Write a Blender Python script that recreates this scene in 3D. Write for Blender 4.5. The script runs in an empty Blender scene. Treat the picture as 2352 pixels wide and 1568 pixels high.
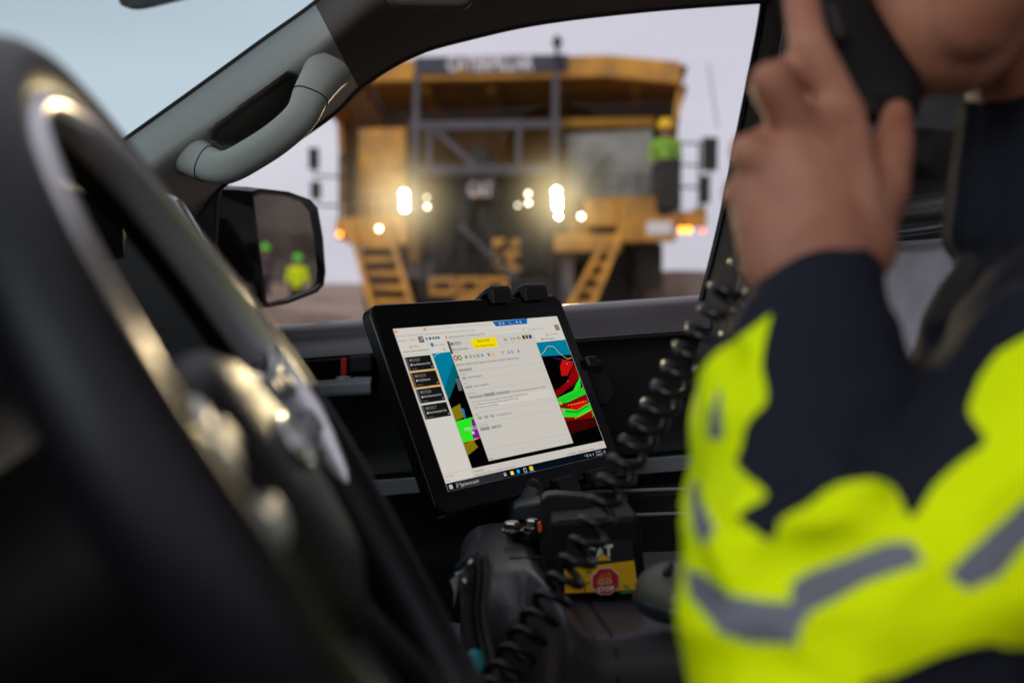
import bpy, bmesh, math, random
import numpy as np
from mathutils import Vector, Matrix, noise

# ------------------------------------------------------------------ camera, world, sun, exposure
R = math.radians
scene = bpy.context.scene
col = scene.collection
CAM = Vector((0, 0, 1.35)); PITCH = R(3.0); LENS = 40.0
cd = bpy.data.cameras.new('camera'); cam = bpy.data.objects.new('camera', cd); col.objects.link(cam)
cam.location = CAM; cam.rotation_euler = (R(90) - PITCH, 0, 0)
cd.lens = LENS; cd.sensor_width = 36; cd.clip_start = 0.02; cd.clip_end = 2000
cd.dof.use_dof = True; cd.dof.focus_distance = 1.235; cd.dof.aperture_fstop = 3.3; cd.dof.aperture_blades = 9
scene.camera = cam

SUN_EL, SUN_AZ = R(30), R(215)
world = bpy.data.worlds.new('World'); scene.world = world; world.use_nodes = True
wn = world.node_tree.nodes; wl = world.node_tree.links; wn.clear()
wo = wn.new('ShaderNodeOutputWorld'); bg = wn.new('ShaderNodeBackground'); bg.inputs['Strength'].default_value = 0.108
sky = wn.new('ShaderNodeTexSky'); sky.sky_type = 'NISHITA'; sky.sun_disc = False
sky.sun_elevation = SUN_EL; sky.sun_rotation = SUN_AZ; sky.dust_density = 3.0
tc = wn.new('ShaderNodeTexCoord'); mp = wn.new('ShaderNodeMapping'); mp.inputs['Scale'].default_value = (1.2, 1.2, 4.0)
nz = wn.new('ShaderNodeTexNoise'); nz.inputs['Scale'].default_value = 1.6; nz.inputs['Detail'].default_value = 5
rp = wn.new('ShaderNodeValToRGB')                                  # overcast cloud deck, soft lavender grey
rp.color_ramp.elements[0].position = 0.30; rp.color_ramp.elements[0].color = (6.4, 6.35, 7.0, 1)
rp.color_ramp.elements[1].position = 0.72; rp.color_ramp.elements[1].color = (8.2, 8.1, 8.7, 1)
mx = wn.new('ShaderNodeMix'); mx.data_type = 'RGBA'; mx.inputs[0].default_value = 0.93
wl.new(tc.outputs['Generated'], mp.inputs['Vector']); wl.new(mp.outputs[0], nz.inputs['Vector']); wl.new(nz.outputs['Fac'], rp.inputs[0])
wl.new(sky.outputs[0], mx.inputs[6]); wl.new(rp.outputs[0], mx.inputs[7]); wl.new(mx.outputs[2], bg.inputs['Color'])
wl.new(bg.outputs[0], wo.inputs['Surface'])

sd = bpy.data.lights.new('sun', 'SUN'); sd.energy = 1.0; sd.angle = R(25); sd.color = (1, 0.95, 0.88)
sun = bpy.data.objects.new('sun', sd); col.objects.link(sun)
sun.rotation_euler = Vector((math.sin(SUN_AZ) * math.cos(SUN_EL), math.cos(SUN_AZ) * math.cos(SUN_EL), math.sin(SUN_EL))).to_track_quat('Z', 'Y').to_euler()
scene.view_settings.view_transform = 'Standard'; scene.view_settings.look = 'None'
scene.view_settings.exposure = 0.0; scene.view_settings.gamma = 1.0
scene.cycles.use_denoising = True
scene.cycles.max_bounces = 10; scene.cycles.transparent_max_bounces = 16; scene.cycles.sample_clamp_indirect = 6
scene.cycles.caustics_reflective = True; scene.cycles.caustics_refractive = False

# ------------------------------------------------------------------ survey helpers: a sight line meets a known depth or plane
FP = LENS / 36 * 2352
FWD = Vector((0, math.cos(PITCH), -math.sin(PITCH))); UPV = Vector((0, math.sin(PITCH), math.cos(PITCH))); RGT = Vector((1, 0, 0))
def ray(x, y): return RGT * ((x - 1176) / FP) + UPV * ((784 - y) / FP) + FWD
def P(x, y, d): return CAM + ray(x, y) * d
PSI = R(7.1)
UR = Vector((math.cos(PSI), math.sin(PSI), 0)); LV = Vector((-math.sin(PSI), math.cos(PSI), 0)); ZV = Vector((0, 0, 1))   # car: rearwards, across, up
def PV(x, y, v):
    r = ray(x, y); return CAM + r * (v / r.dot(LV))
def CARP(u, v, z): return UR * u + LV * v + ZV * (CAM.z + z)
def PXY(p):
    q = p - CAM; d = q.dot(FWD); return 1176 + FP * q.dot(RGT) / d, 784 - FP * q.dot(UPV) / d
def V(*a): return Vector(a)
def lerp(a, b, t): return a + (b - a) * t
def inside(x, y, poly):
    c = False; j = len(poly) - 1
    for i in range(len(poly)):
        xi, yi = poly[i]; xj, yj = poly[j]
        if (yi > y) != (yj > y) and x < (xj - xi) * (y - yi) / (yj - yi) + xi: c = not c
        j = i
    return c
def segdist(x, y, poly):
    b = 1e9
    for i in range(len(poly)):
        ax, ay = poly[i - 1]; bx, by = poly[i]; dx, dy = bx - ax, by - ay
        t = max(0, min(1, ((x - ax) * dx + (y - ay) * dy) / (dx * dx + dy * dy + 1e-9)))
        b = min(b, math.hypot(x - ax - t * dx, y - ay - t * dy))
    return b
def inside_np(x, y, poly):
    c = np.zeros(len(x), bool); j = len(poly) - 1
    for i in range(len(poly)):
        (xi, yi), (xj, yj) = poly[i], poly[j]
        if yi != yj: c ^= ((yi > y) != (yj > y)) & (x < (xj - xi) * (y - yi) / (yj - yi) + xi)
        j = i
    return c
def segdist_np(x, y, poly):
    b = np.full(len(x), 1e9)
    for i in range(len(poly)):
        (ax, ay), (bx, by) = poly[i - 1], poly[i]; dx, dy = bx - ax, by - ay
        t = np.clip(((x - ax) * dx + (y - ay) * dy) / (dx * dx + dy * dy + 1e-9), 0, 1)
        b = np.minimum(b, np.hypot(x - ax - t * dx, y - ay - t * dy))
    return b
def spline(pts, n):
    pts = [Vector(p) for p in pts]; out = []; m = len(pts) - 1
    for k in range(n):
        t = k / (n - 1) * m; i = min(int(t), m - 1); f = t - i
        p0, p1, p2, p3 = pts[max(i - 1, 0)], pts[i], pts[i + 1], pts[min(i + 2, m)]
        out.append(0.5 * ((2 * p1) + (p2 - p0) * f + (2 * p0 - 5 * p1 + 4 * p2 - p3) * f * f + (3 * p1 - p0 - 3 * p2 + p3) * f ** 3))
    return out

# ------------------------------------------------------------------ materials (procedural)
def mat(name, c, rough=0.5, metal=0.0, bump=0.0, bscale=200, var=0.12, vscale=6, spec=0.5, coat=0.0, crough=0.1, sheen=0.0, sss=0.0, rvar=0.1, bdist=0.002, c2=None):
    m = bpy.data.materials.new(name); m.use_nodes = True; n = m.node_tree.nodes; l = m.node_tree.links
    b = n['Principled BSDF']; b.inputs['Roughness'].default_value = rough; b.inputs['Metallic'].default_value = metal
    b.inputs['Specular IOR Level'].default_value = spec; b.inputs['Coat Weight'].default_value = coat; b.inputs['Coat Roughness'].default_value = crough
    b.inputs['Sheen Weight'].default_value = sheen
    if sss: b.inputs['Subsurface Weight'].default_value = sss; b.inputs['Subsurface Radius'].default_value = (0.01, 0.004, 0.002); b.inputs['Subsurface Scale'].default_value = 0.5
    t = n.new('ShaderNodeTexCoord'); z = n.new('ShaderNodeTexNoise'); z.inputs['Scale'].default_value = vscale; z.inputs['Detail'].default_value = 6
    l.new(t.outputs['Object'], z.inputs['Vector'])
    r = n.new('ShaderNodeValToRGB'); r.color_ramp.elements[0].position = 0.3; r.color_ramp.elements[1].position = 0.7
    r.color_ramp.elements[0].color = (tuple(c2) if c2 else tuple(x * (1 - var) for x in c)) + (1,); r.color_ramp.elements[1].color = tuple(min(1, x * (1 + var)) for x in c) + (1,)
    l.new(z.outputs['Fac'], r.inputs[0]); l.new(r.outputs[0], b.inputs['Base Color'])
    q = n.new('ShaderNodeMapRange'); q.inputs[3].default_value = max(0, rough - rvar); q.inputs[4].default_value = min(1, rough + rvar)
    l.new(z.outputs['Fac'], q.inputs[0]); l.new(q.outputs[0], b.inputs['Roughness'])
    if bump:
        w = n.new('ShaderNodeTexNoise'); w.inputs['Scale'].default_value = bscale; w.inputs['Detail'].default_value = 3
        l.new(t.outputs['Object'], w.inputs['Vector'])
        u = n.new('ShaderNodeBump'); u.inputs['Strength'].default_value = bump; u.inputs['Distance'].default_value = bdist
        l.new(w.outputs['Fac'], u.inputs['Height']); l.new(u.outputs[0], b.inputs['Normal'])
    return m
_em = {}
def emit(c, s=1.0, name='screen_light'):
    k = (tuple(round(x, 4) for x in c), s)
    if k not in _em:
        m = bpy.data.materials.new(name); m.use_nodes = True; n = m.node_tree.nodes; n.clear()
        o = n.new('ShaderNodeOutputMaterial'); e = n.new('ShaderNodeEmission'); e.inputs[0].default_value = tuple(c) + (1,); e.inputs[1].default_value = s
        m.node_tree.links.new(e.outputs[0], o.inputs[0]); _em[k] = m
    return _em[k]
def glass(name, tint, dust=0.0, rough=0.0, ior=1.35, film=0.0):
    m = bpy.data.materials.new(name); m.use_nodes = True; n = m.node_tree.nodes; l = m.node_tree.links; n.clear()
    o = n.new('ShaderNodeOutputMaterial'); t = n.new('ShaderNodeBsdfTransparent'); t.inputs[0].default_value = tuple(tint) + (1,)
    g = n.new('ShaderNodeBsdfGlossy'); g.inputs['Roughness'].default_value = rough
    lw = n.new('ShaderNodeFresnel'); lw.inputs[0].default_value = ior; mxs = n.new('ShaderNodeMixShader')
    l.new(lw.outputs[0], mxs.inputs[0]); l.new(t.outputs[0], mxs.inputs[1]); l.new(g.outputs[0], mxs.inputs[2])
    last = mxs
    if dust:                                                            # thin dust film, added so bright lamps glow through the pane
        f = n.new('ShaderNodeBsdfRefraction'); f.inputs['Roughness'].default_value = 1.0; f.inputs['IOR'].default_value = 1.03; f.inputs[0].default_value = (0.95, 0.95, 0.9, 1)
        z = n.new('ShaderNodeTexNoise'); z.inputs['Scale'].default_value = 9; z.inputs['Detail'].default_value = 6
        q = n.new('ShaderNodeMapRange'); q.inputs[3].default_value = dust * 0.6; q.inputs[4].default_value = dust * 1.4
        tcx = n.new('ShaderNodeTexCoord'); l.new(tcx.outputs['Object'], z.inputs['Vector']); l.new(z.outputs['Fac'], q.inputs[0])
        m2 = n.new('ShaderNodeMixShader'); l.new(q.outputs[0], m2.inputs[0]); l.new(last.outputs[0], m2.inputs[1]); l.new(f.outputs[0], m2.inputs[2]); last = m2
    if film:                                                            # dried mud on the pane
        d = n.new('ShaderNodeBsdfDiffuse'); d.inputs[0].default_value = (0.46, 0.49, 0.46, 1); z = n.new('ShaderNodeTexNoise'); z.inputs['Scale'].default_value = 1.3; z.inputs['Detail'].default_value = 7
        q = n.new('ShaderNodeMapRange'); q.inputs[1].default_value = 0.3; q.inputs[2].default_value = 0.7; q.inputs[3].default_value = film * 0.5; q.inputs[4].default_value = film * 1.5
        tcx = n.new('ShaderNodeTexCoord'); l.new(tcx.outputs['Object'], z.inputs['Vector']); l.new(z.outputs['Fac'], q.inputs[0])
        m2 = n.new('ShaderNodeMixShader'); l.new(q.outputs[0], m2.inputs[0]); l.new(last.outputs[0], m2.inputs[1]); l.new(d.outputs[0], m2.inputs[2]); last = m2
    l.new(last.outputs[0], o.inputs[0]); return m

M = {}
M['dash'] = mat('dash_plastic', (0.010, 0.010, 0.011), 0.5, bump=0.25, bscale=700, bdist=0.0008, spec=0.3)
M['door'] = mat('door_plastic', (0.013, 0.014, 0.015), 0.48, bump=0.25, bscale=600, bdist=0.0008, spec=0.3)
M['sill'] = mat('sill_plastic', (0.095, 0.088, 0.105), 0.32, spec=0.8, bump=0.1, bscale=600, bdist=0.0006)
M['black'] = mat('black_plastic', (0.012, 0.012, 0.013), 0.38, bump=0.15, bscale=900, bdist=0.0004, spec=0.35)
M['gloss'] = mat('gloss_black', (0.005, 0.005, 0.006), 0.22, spec=0.3)
M['trim'] = mat('pillar_trim', (0.26, 0.272, 0.255), 0.50, bump=0.15, bscale=500, var=0.05, bdist=0.0005, spec=0.3)
M['liner'] = mat('roof_lining', (0.075, 0.068, 0.064), 0.85, bump=0.2, bscale=900, bdist=0.0005, spec=0.15)
M['recess'] = mat('recess_shade', (0.05, 0.052, 0.05), 0.7)  # shade of the hand recess put into a tone, unused
M['leather'] = mat('wheel_leather', (0.006, 0.0055, 0.008), 0.44, bump=0.25, bscale=420, bdist=0.0012, rvar=0.08, spec=0.25)
M['silver'] = mat('satin_silver', (0.55, 0.55, 0.56), 0.28, metal=1.0, var=0.05)
M['rimglint'] = mat('rim_glint_satin', (0.78, 0.76, 0.82), 0.30, metal=0.7, var=0.04)  # pale tone standing in for the bright highlight along the rim
M['chrome'] = mat('chrome', (0.75, 0.75, 0.77), 0.12, metal=1.0, var=0.03)
M['grey'] = mat('grey_plastic', (0.21, 0.225, 0.25), 0.38, bump=0.1, bscale=500, bdist=0.0005)
M['seat'] = mat('seat_cloth', (0.46, 0.44, 0.52), 0.85, bump=0.5, bscale=350, sheen=0.3, vscale=25, spec=0.15)
M['seatblk'] = mat('black_leather', (0.014, 0.014, 0.016), 0.4, bump=0.3, bscale=300)
M['console'] = mat('console_vinyl', (0.075, 0.068, 0.078), 0.30, bump=0.45, bscale=380, bdist=0.0012)
M['rubber'] = mat('black_rubber', (0.012, 0.012, 0.012), 0.55)
M['mic'] = mat('handset_black', (0.005, 0.005, 0.005), 0.6, spec=0.25)
M['cord'] = mat('cord_vinyl', (0.010, 0.010, 0.011), 0.27, var=0.05)
M['red'] = mat('red_plastic', (0.5, 0.012, 0.01), 0.4)
M['mirror'] = mat('mirror_silver', (0.85, 0.84, 0.82), 0.0, metal=1.0, var=0.0, rvar=0)
M['carbody'] = mat('white_car_paint', (0.7, 0.7, 0.7), 0.3, coat=0.6)
M['fabric'] = mat('grey_pouch_canvas', (0.075, 0.07, 0.065), 0.85, bump=0.8, bscale=500)
M['paper'] = mat('white_paper', (0.55, 0.55, 0.55), 0.8)
M['teal'] = mat('teal_plastic', (0.02, 0.33, 0.36), 0.35)
M['olive'] = mat('olive_grey_plastic', (0.10, 0.095, 0.075), 0.45)
M['tealdark'] = mat('slate_blue_plastic', (0.018, 0.028, 0.033), 0.35)
M['steel'] = mat('zinc_steel', (0.55, 0.56, 0.58), 0.25, metal=1.0)
M['orange'] = mat('orange_plastic', (0.75, 0.10, 0.01), 0.4)
M['skin'] = mat('skin', (0.42, 0.20, 0.135), 0.5, bump=0.25, bscale=260, var=0.10, vscale=26, c2=(0.30, 0.115, 0.07), sss=0.08, bdist=0.0008, spec=0.22)
M['navy'] = mat('navy_softshell', (0.013, 0.015, 0.024), 0.8, bump=0.5, bscale=500, sheen=0.0, vscale=12, spec=0.12)
M['hivis'] = mat('hi_vis_yellow_cloth', (0.78, 0.98, 0.0), 0.75, bump=0.4, bscale=500, var=0.05, vscale=10, spec=0.08)
M['tape'] = mat('reflective_tape', (0.15, 0.155, 0.20), 0.5, bump=0.4, bscale=600, vscale=20, spec=0.3)
M['hair'] = mat('dark_hair', (0.02, 0.014, 0.01), 0.5, bump=0.8, bscale=120)
M['eye'] = mat('eye_white', (0.7, 0.68, 0.65), 0.2)
# truck and site
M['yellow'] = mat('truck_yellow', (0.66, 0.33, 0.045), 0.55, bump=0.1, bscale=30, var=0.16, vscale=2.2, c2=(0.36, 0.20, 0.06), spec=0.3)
M['shaded'] = mat('shaded_yellow', (0.30, 0.155, 0.025), 0.8, var=0.3, vscale=1.2, spec=0.1)  # darker copy of the truck yellow, canopy shade put into the colour
M['steelgrey'] = mat('grey_rail_paint', (0.09, 0.09, 0.10), 0.6, var=0.2, vscale=3, spec=0.3)
M['dark'] = mat('dark_steel', (0.03, 0.03, 0.026), 0.6, var=0.3, vscale=3, spec=0.25)
M['grille'] = mat('dusty_grille', (0.055, 0.052, 0.042), 0.75, var=0.3, vscale=2, spec=0.15)
M['bannerblue'] = mat('banner_blue_grey', (0.045, 0.058, 0.085), 0.6, var=0.08)
M['white'] = mat('white_paint', (0.75, 0.75, 0.75), 0.5, var=0.05)
M['tyre'] = mat('tyre_rubber', (0.035, 0.032, 0.028), 0.85, bump=0.4, bscale=14, bdist=0.03, spec=0.15)
M['plategrey'] = mat('grey_fender', (0.24, 0.22, 0.20), 0.7, var=0.15, vscale=2)
M['cabglass'] = glass('cab_glass', (0.60, 0.68, 0.66), film=0.55)
M['wind'] = glass('windshield_glass', (0.62, 0.76, 0.79), 0.0, 0.0, 1.10, 0.012)
M['side'] = glass('side_glass', (0.91, 0.90, 0.92), 0.0022, 0.0, 1.18)
M['privacy'] = glass('privacy_glass', (0.30, 0.31, 0.33))
M['helmetg'] = mat('green_helmet', (0.14, 0.85, 0.05), 0.3)
M['helmety'] = mat('yellow_helmet', (0.95, 0.60, 0.0), 0.3)
M['truckskin'] = mat('worker_skin', (0.4, 0.22, 0.16), 0.6)

# ------------------------------------------------------------------ mesh builder
class MB:
    def __init__(s): s.v = []; s.f = []; s.fm = []; s.m = []
    def mi(s, m):
        if m not in s.m: s.m.append(m)
        return s.m.index(m)
    def add(s, vs, fs, m):
        o = len(s.v); s.v += [Vector(p) for p in vs]; k = s.mi(m)
        for f in fs: s.f.append([i + o for i in f]); s.fm.append(k)
        return s
    def poly(s, pts, m): return s.add(pts, [list(range(len(pts)))], m)
    def slab(s, pts, d, m):
        n = len(pts); d = Vector(d); vs = [Vector(p) for p in pts] + [Vector(p) + d for p in pts]
        return s.add(vs, [list(range(n)), list(range(2 * n - 1, n - 1, -1))] + [[i, i + n, (i + 1) % n + n, (i + 1) % n] for i in range(n)], m)
    def box(s, c, ax, ay, az, m):                                       # half vectors
        c, ax, ay, az = map(Vector, (c, ax, ay, az))
        return s.slab([c - ax - ay - az, c + ax - ay - az, c + ax + ay - az, c - ax + ay - az], az * 2, m)
    def bar(s, a, b, w, h, m, up=(0, 0, 1)):                            # square bar from a to b
        a, b = Vector(a), Vector(b); d = (b - a).normalized(); x = d.cross(Vector(up))
        if x.length < 1e-4: x = d.cross(Vector((1, 0, 0)))
        x.normalize(); y = x.cross(d)
        return s.box((a + b) / 2, (b - a) / 2, x * w / 2, y * h / 2, m)
    def rings(s, rs, m, cap=True, closed=False, loop=True):
        n = len(rs[0]); vs = [p for r in rs for p in r]; fs = []; k = len(rs)
        for i in range(k if closed else k - 1):
            for j in range(n if loop else n - 1):
                a, b = i * n + j, i * n + (j + 1) % n; c, d = ((i + 1) % k) * n + (j + 1) % n, ((i + 1) % k) * n + j
                fs.append([a, b, c, d])
        if cap and not closed and loop: fs += [list(range(n - 1, -1, -1)), list(range((k - 1) * n, k * n))]
        return s.add(vs, fs, m)
    def tube(s, pts, r, m, seg=12, closed=False, cap=True):
        pts = [Vector(p) for p in pts]; n = len(pts); rs = []; nrm = None
        for i, p in enumerate(pts):
            if closed: t = pts[(i + 1) % n] - pts[i - 1]
            else: t = pts[min(i + 1, n - 1)] - pts[max(i - 1, 0)]
            t.normalize()
            if nrm is None:
                nrm = t.cross(Vector((0, 0, 1)))
                if nrm.length < 0.1: nrm = t.cross(Vector((1, 0, 0)))
            nrm = (nrm - t * nrm.dot(t)).normalized(); b = t.cross(nrm)
            q = r[i] if isinstance(r, (list, tuple)) else r
            rs.append([p + (nrm * math.cos(2 * math.pi * k / seg) + b * math.sin(2 * math.pi * k / seg)) * q for k in range(seg)])
        return s.rings(rs, m, cap, closed)
    def capsule(s, a, ra, b, rb, m, seg=14, hs=5):
        a, b = Vector(a), Vector(b); t = (b - a)
        t = t.normalized() if t.length > 1e-6 else Vector((0, 0, 1))
        x = t.cross(Vector((0, 0, 1)));
        if x.length < 0.1: x = t.cross(Vector((1, 0, 0)))
        x.normalize(); y = t.cross(x); rs = []
        for c, rr, sg in ((a, ra, -1), (b, rb, 1)):
            for k in range(hs + 1):
                q = k / hs * math.pi / 2 if sg > 0 else (1 - k / hs) * math.pi / 2
                q = min(q, math.pi / 2 - 0.06)
                rs.append([c + t * sg * rr * math.sin(q) + (x * math.cos(2 * math.pi * j / seg) + y * math.sin(2 * math.pi * j / seg)) * rr * math.cos(q) for j in range(seg)])
        return s.rings(rs, m)
    def ball(s, c, r, m, seg=20, st=12, ax=None):
        c = Vector(c); r = (r, r, r) if isinstance(r, (int, float)) else r
        X, Y, Z = ax if ax else (Vector((1, 0, 0)), Vector((0, 1, 0)), Vector((0, 0, 1)))
        rs = []
        for i in range(st + 1):
            t = math.pi * (i / st) * 0.98 + 0.01 * math.pi
            rs.append([c + X * r[0] * math.sin(t) * math.cos(2 * math.pi * j / seg) + Y * r[1] * math.sin(t) * math.sin(2 * math.pi * j / seg) - Z * r[2] * math.cos(t) for j in range(seg)])
        return s.rings(rs, m)
    def disc(s, c, n, r, h, m, seg=24):
        c, n = Vector(c), Vector(n).normalized(); x = n.orthogonal().normalized(); y = n.cross(x)
        return s.slab([c + (x * math.cos(2 * math.pi * k / seg) + y * math.sin(2 * math.pi * k / seg)) * r for k in range(seg)], n * h, m)
    def lathe(s, c, n, prof, m, seg=32, cap=True):                      # prof: (radius, height)
        c, n = Vector(c), Vector(n).normalized(); x = n.orthogonal().normalized(); y = n.cross(x)
        return s.rings([[c + n * h + (x * math.cos(2 * math.pi * k / seg) + y * math.sin(2 * math.pi * k / seg)) * r for k in range(seg)] for r, h in prof], m, cap)
    def build(s, name, parent=None, smooth=40, bevel=0, bseg=2, label=None):
        me = bpy.data.meshes.new(name)
        org = ROOTLOC.get(parent.name, Vector()) if parent else Vector()
        if parent is None and s.v:
            org = Vector((sum(p.x for p in s.v) / len(s.v), sum(p.y for p in s.v) / len(s.v), min(p.z for p in s.v)))
        me.from_pydata([p - org for p in s.v], [], s.f)
        for m in s.m: me.materials.append(m)
        me.polygons.foreach_set('material_index', s.fm)
        bm = bmesh.new(); bm.from_mesh(me); bmesh.ops.recalc_face_normals(bm, faces=bm.faces); bm.to_mesh(me); bm.free()
        if smooth: me.polygons.foreach_set('use_smooth', [True] * len(me.polygons)); me.set_sharp_from_angle(angle=R(smooth))
        o = bpy.data.objects.new(name, me); col.objects.link(o)
        if parent: o.parent = parent; ROOTLOC[o.name] = org
        else: o.location = org; ROOTLOC[o.name] = org
        if bevel:
            b = o.modifiers.new('bevel', 'BEVEL'); b.width = bevel; b.segments = bseg; b.limit_method = 'ANGLE'; b.angle_limit = R(35); b.harden_normals = True
        if label: o['label'] = label
        return o
ROOTLOC = {}
def thing(name, loc, label, cat, group=None):
    o = bpy.data.objects.new(name, None); col.objects.link(o); o.location = Vector(loc); o.empty_display_size = 0.1
    ROOTLOC[o.name] = Vector(loc); o['label'] = label; o['category'] = cat
    if group: o['group'] = group
    return o
def tag(o, label, cat, group=None):
    o['label'] = label; o['category'] = cat
    if group: o['group'] = group
    return o
def structure(o): o['kind'] = 'structure'; return o
_tc = {}
def text_geo(s, bold=0.0):
    k = (s, bold)
    if k not in _tc:
        c = bpy.data.curves.new('lettering', 'FONT'); c.body = s; c.size = 1; c.offset = bold; c.align_x = 'LEFT'; c.resolution_u = 3
        o = bpy.data.objects.new('lettering', c); col.objects.link(o)
        dg = bpy.context.evaluated_depsgraph_get(); me = bpy.data.meshes.new_from_object(o.evaluated_get(dg))
        vs = [v.co.copy() for v in me.vertices]; fs = [list(p.vertices) for p in me.polygons]
        bpy.data.objects.remove(o); bpy.data.curves.remove(c); bpy.data.meshes.remove(me)
        _tc[k] = (vs, fs)
    return _tc[k]
def lettering(mb, s, org, xd, yd, h, m, width=None, bold=0.0, depth=None):
    """flat letters with their baseline start at org; h = cap height; width stretches the line"""
    vs, fs = text_geo(s, bold)
    if not vs: return
    w = max(v.x for v in vs); sc = h / 0.70; sx = width / w if width else sc
    org, xd, yd = Vector(org), Vector(xd), Vector(yd)
    mb.add([org + xd * (v.x * sx) + yd * (v.y * sc) for v in vs], fs, m)
def grid_panel(mb, fn, nu, nv, m):
    pts = [[fn(i / nu, j / nv) for j in range(nv + 1)] for i in range(nu + 1)]
    return mb.rings(pts, m, cap=False, loop=False)
def organic(caps, voxel, smooth, name, m, parent, extra=None, factor=0.5):
    """one continuous skin over tapered limbs: capsules merged by a voxel remesh and smoothed"""
    mb = MB()
    for a, ra, b, rb in caps: mb.capsule(a, ra, b, rb, m, 16, 6)
    if extra: extra(mb)
    o = mb.build('figure_cage', None, 0); o2loc = o.location.copy()
    r = o.modifiers.new('r', 'REMESH'); r.mode = 'VOXEL'; r.voxel_size = voxel; r.use_smooth_shade = True
    s = o.modifiers.new('s', 'SMOOTH'); s.iterations = smooth; s.factor = factor
    dg = bpy.context.evaluated_depsgraph_get(); me = bpy.data.meshes.new_from_object(o.evaluated_get(dg))
    bpy.data.objects.remove(o)
    me.transform(Matrix.Translation(o2loc - ROOTLOC.get(parent.name, Vector()))); me.name = name
    me.materials.clear(); me.materials.append(m)
    me.polygons.foreach_set('use_smooth', [True] * len(me.polygons))
    ob = bpy.data.objects.new(name, me); col.objects.link(ob); ob.parent = parent; ROOTLOC[ob.name] = ROOTLOC[parent.name]
    return ob
BEAM = 2600
# ------------------------------------------------------------------ ground and pit
def ground():
    mb = MB(); n = 60
    m = mat('gravel_ground', (0.32, 0.225, 0.165), 0.95, bump=0.9, bscale=3.0, var=0.35, vscale=0.25, bdist=0.08)
    xs = [-900, -400, -150] + [-60 + 4 * i for i in range(31)] + [150, 400, 900]
    ys = [-400, -120] + [-40 + 4 * i for i in range(36)] + [180, 400, 1200]
    def h(x, y):
        b = 0.0
        d = math.hypot(x, y - 8)
        if d > 30: b = noise.noise((x * 0.05, y * 0.05, 0)) * min(1, (d - 30) / 40) * 0.9
        return b
    pts = [[V(x, y, h(x, y)) for y in ys] for x in xs]
    mb.rings(pts, m, cap=False, loop=False)
    return structure(mb.build('ground', None, 60))
ground()
def ridge(name, line, hfun, depth, m, n=90, k=14, seed=0, amp=1.0):
    """a bank of broken rock: rises from the line, rough face, flat top running back"""
    mb = MB(); pts = []; ln = spline(line, n + 1)
    for i, p in enumerate(ln):
        t = ln[min(i + 1, n)] - ln[max(i - 1, 0)]; t.z = 0; t.normalize(); back = V(-t.y, t.x, 0); row = []
        for j in range(k + 1):
            f = j / k; hh = hfun(i / n) * (f / 0.7 if f < 0.7 else 1.0); off = depth * (0.45 * f if f < 0.7 else 0.315 + (f - 0.7) * 4)
            q = p + back * off + V(0, 0, hh - 0.3)
            d = noise.fractal((q.x * 0.35 + seed, q.y * 0.35, q.z * 0.5), 0.9, 2.0, 4) * amp
            row.append(q + back * d * 0.8 + V(0, 0, d * 0.35 * min(1, f * 3)))
        pts.append(row)
    mb.rings(pts, m, cap=False, loop=False)
    return structure(mb.build(name, None, 30))
rockm = mat('pit_rock', (0.085, 0.072, 0.060), 0.95, bump=1.0, bscale=1.6, var=0.45, vscale=0.5, bdist=0.15)
ridge('pit_wall_terrain', [(21, 76, 0), (22.5, 66, 0), (35, 40, 0), (46, 10, 0), (50, -30, 0)], lambda t: 17 + 2 * math.sin(9 * t), 9, rockm, 110, 18, 3, 2.2)
rockm2 = mat('berm_rock', (0.26, 0.19, 0.145), 0.95, bump=0.9, bscale=3.0, var=0.45, vscale=1.2, bdist=0.1)
brown = mat('dirt_bank', (0.27, 0.19, 0.15), 0.95, bump=0.9, bscale=2.0, var=0.35, vscale=0.4, bdist=0.1)
ridge('far_bank_terrain', [(-70, 62, 0), (-30, 66, 0), (0, 70, 0), (22, 72, 0), (50, 76, 0)], lambda t: 0.6 + 3.2 * max(0, t - 0.45), 8, brown, 110, 10, 9, 0.7)
ridge('dirt_berm', [(-9.0, 18.0, 0), (-6.5, 18.6, 0), (-4.4, 18.8, 0), (-2.5, 19.2, 0)], lambda t: 1.45 * math.sin(min(1, t * 4) * 1.57) * (1 - 0.35 * t ** 2), 2.4, rockm2, 90, 12, 5, 0.6)

ridge('dirt_berm', [(3.3, 25, 0), (5.0, 26, 0), (8.0, 29, 0), (13, 34, 0)], lambda t: 1.9 * math.sin(min(1, t * 5 + 0.25) * 1.57), 3.0, rockm2, 90, 12, 8, 0.6)

# ------------------------------------------------------------------ the car we sit in
car = thing('off_road_car', CARP(0.2, 0.7, -1.35), 'dark cabin of the off road car seen from the driver side window', 'car')
# --- far A pillar trim, running on into the roof rail
Wl = [(150, 425), (200, 387), (285, 325), (450, 207), (600, 98), (735, 0), (830, -95), (1000, -150), (1250, -190), (1500, -205), (1760, -215)]
Ol = [(340, 600), (440, 510), (512, 424), (640, 346), (762, 262), (832, 195), (950, 124), (1080, 85), (1250, 49), (1500, 20), (1772, 0)]
Ws = spline([(x, y, 0) for x, y in Wl], 101); Os = spline([(x, y, 0) for x, y in Ol], 101)
RECESS = [(478, 318), (490, 292), (560, 238), (660, 166), (684, 172), (690, 200), (688, 225), (640, 280), (545, 333), (508, 334)]
def pillar_pt(s, t):
    i = s * 100; a = int(min(i, 99)); f = i - a
    w = lerp(Ws[a], Ws[a + 1], f); o = lerp(Os[a], Os[a + 1], f); q = lerp(w, o, t)
    v = 1.405 + 0.070 * t - 0.115 * math.sin(math.pi * t ** 0.85) ** 0.9
    if inside(q.x, q.y, RECESS): v += 0.075 * min(1, segdist(q.x, q.y, RECESS) / 14) ** 0.8
    return PV(q.x, q.y, v)
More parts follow.
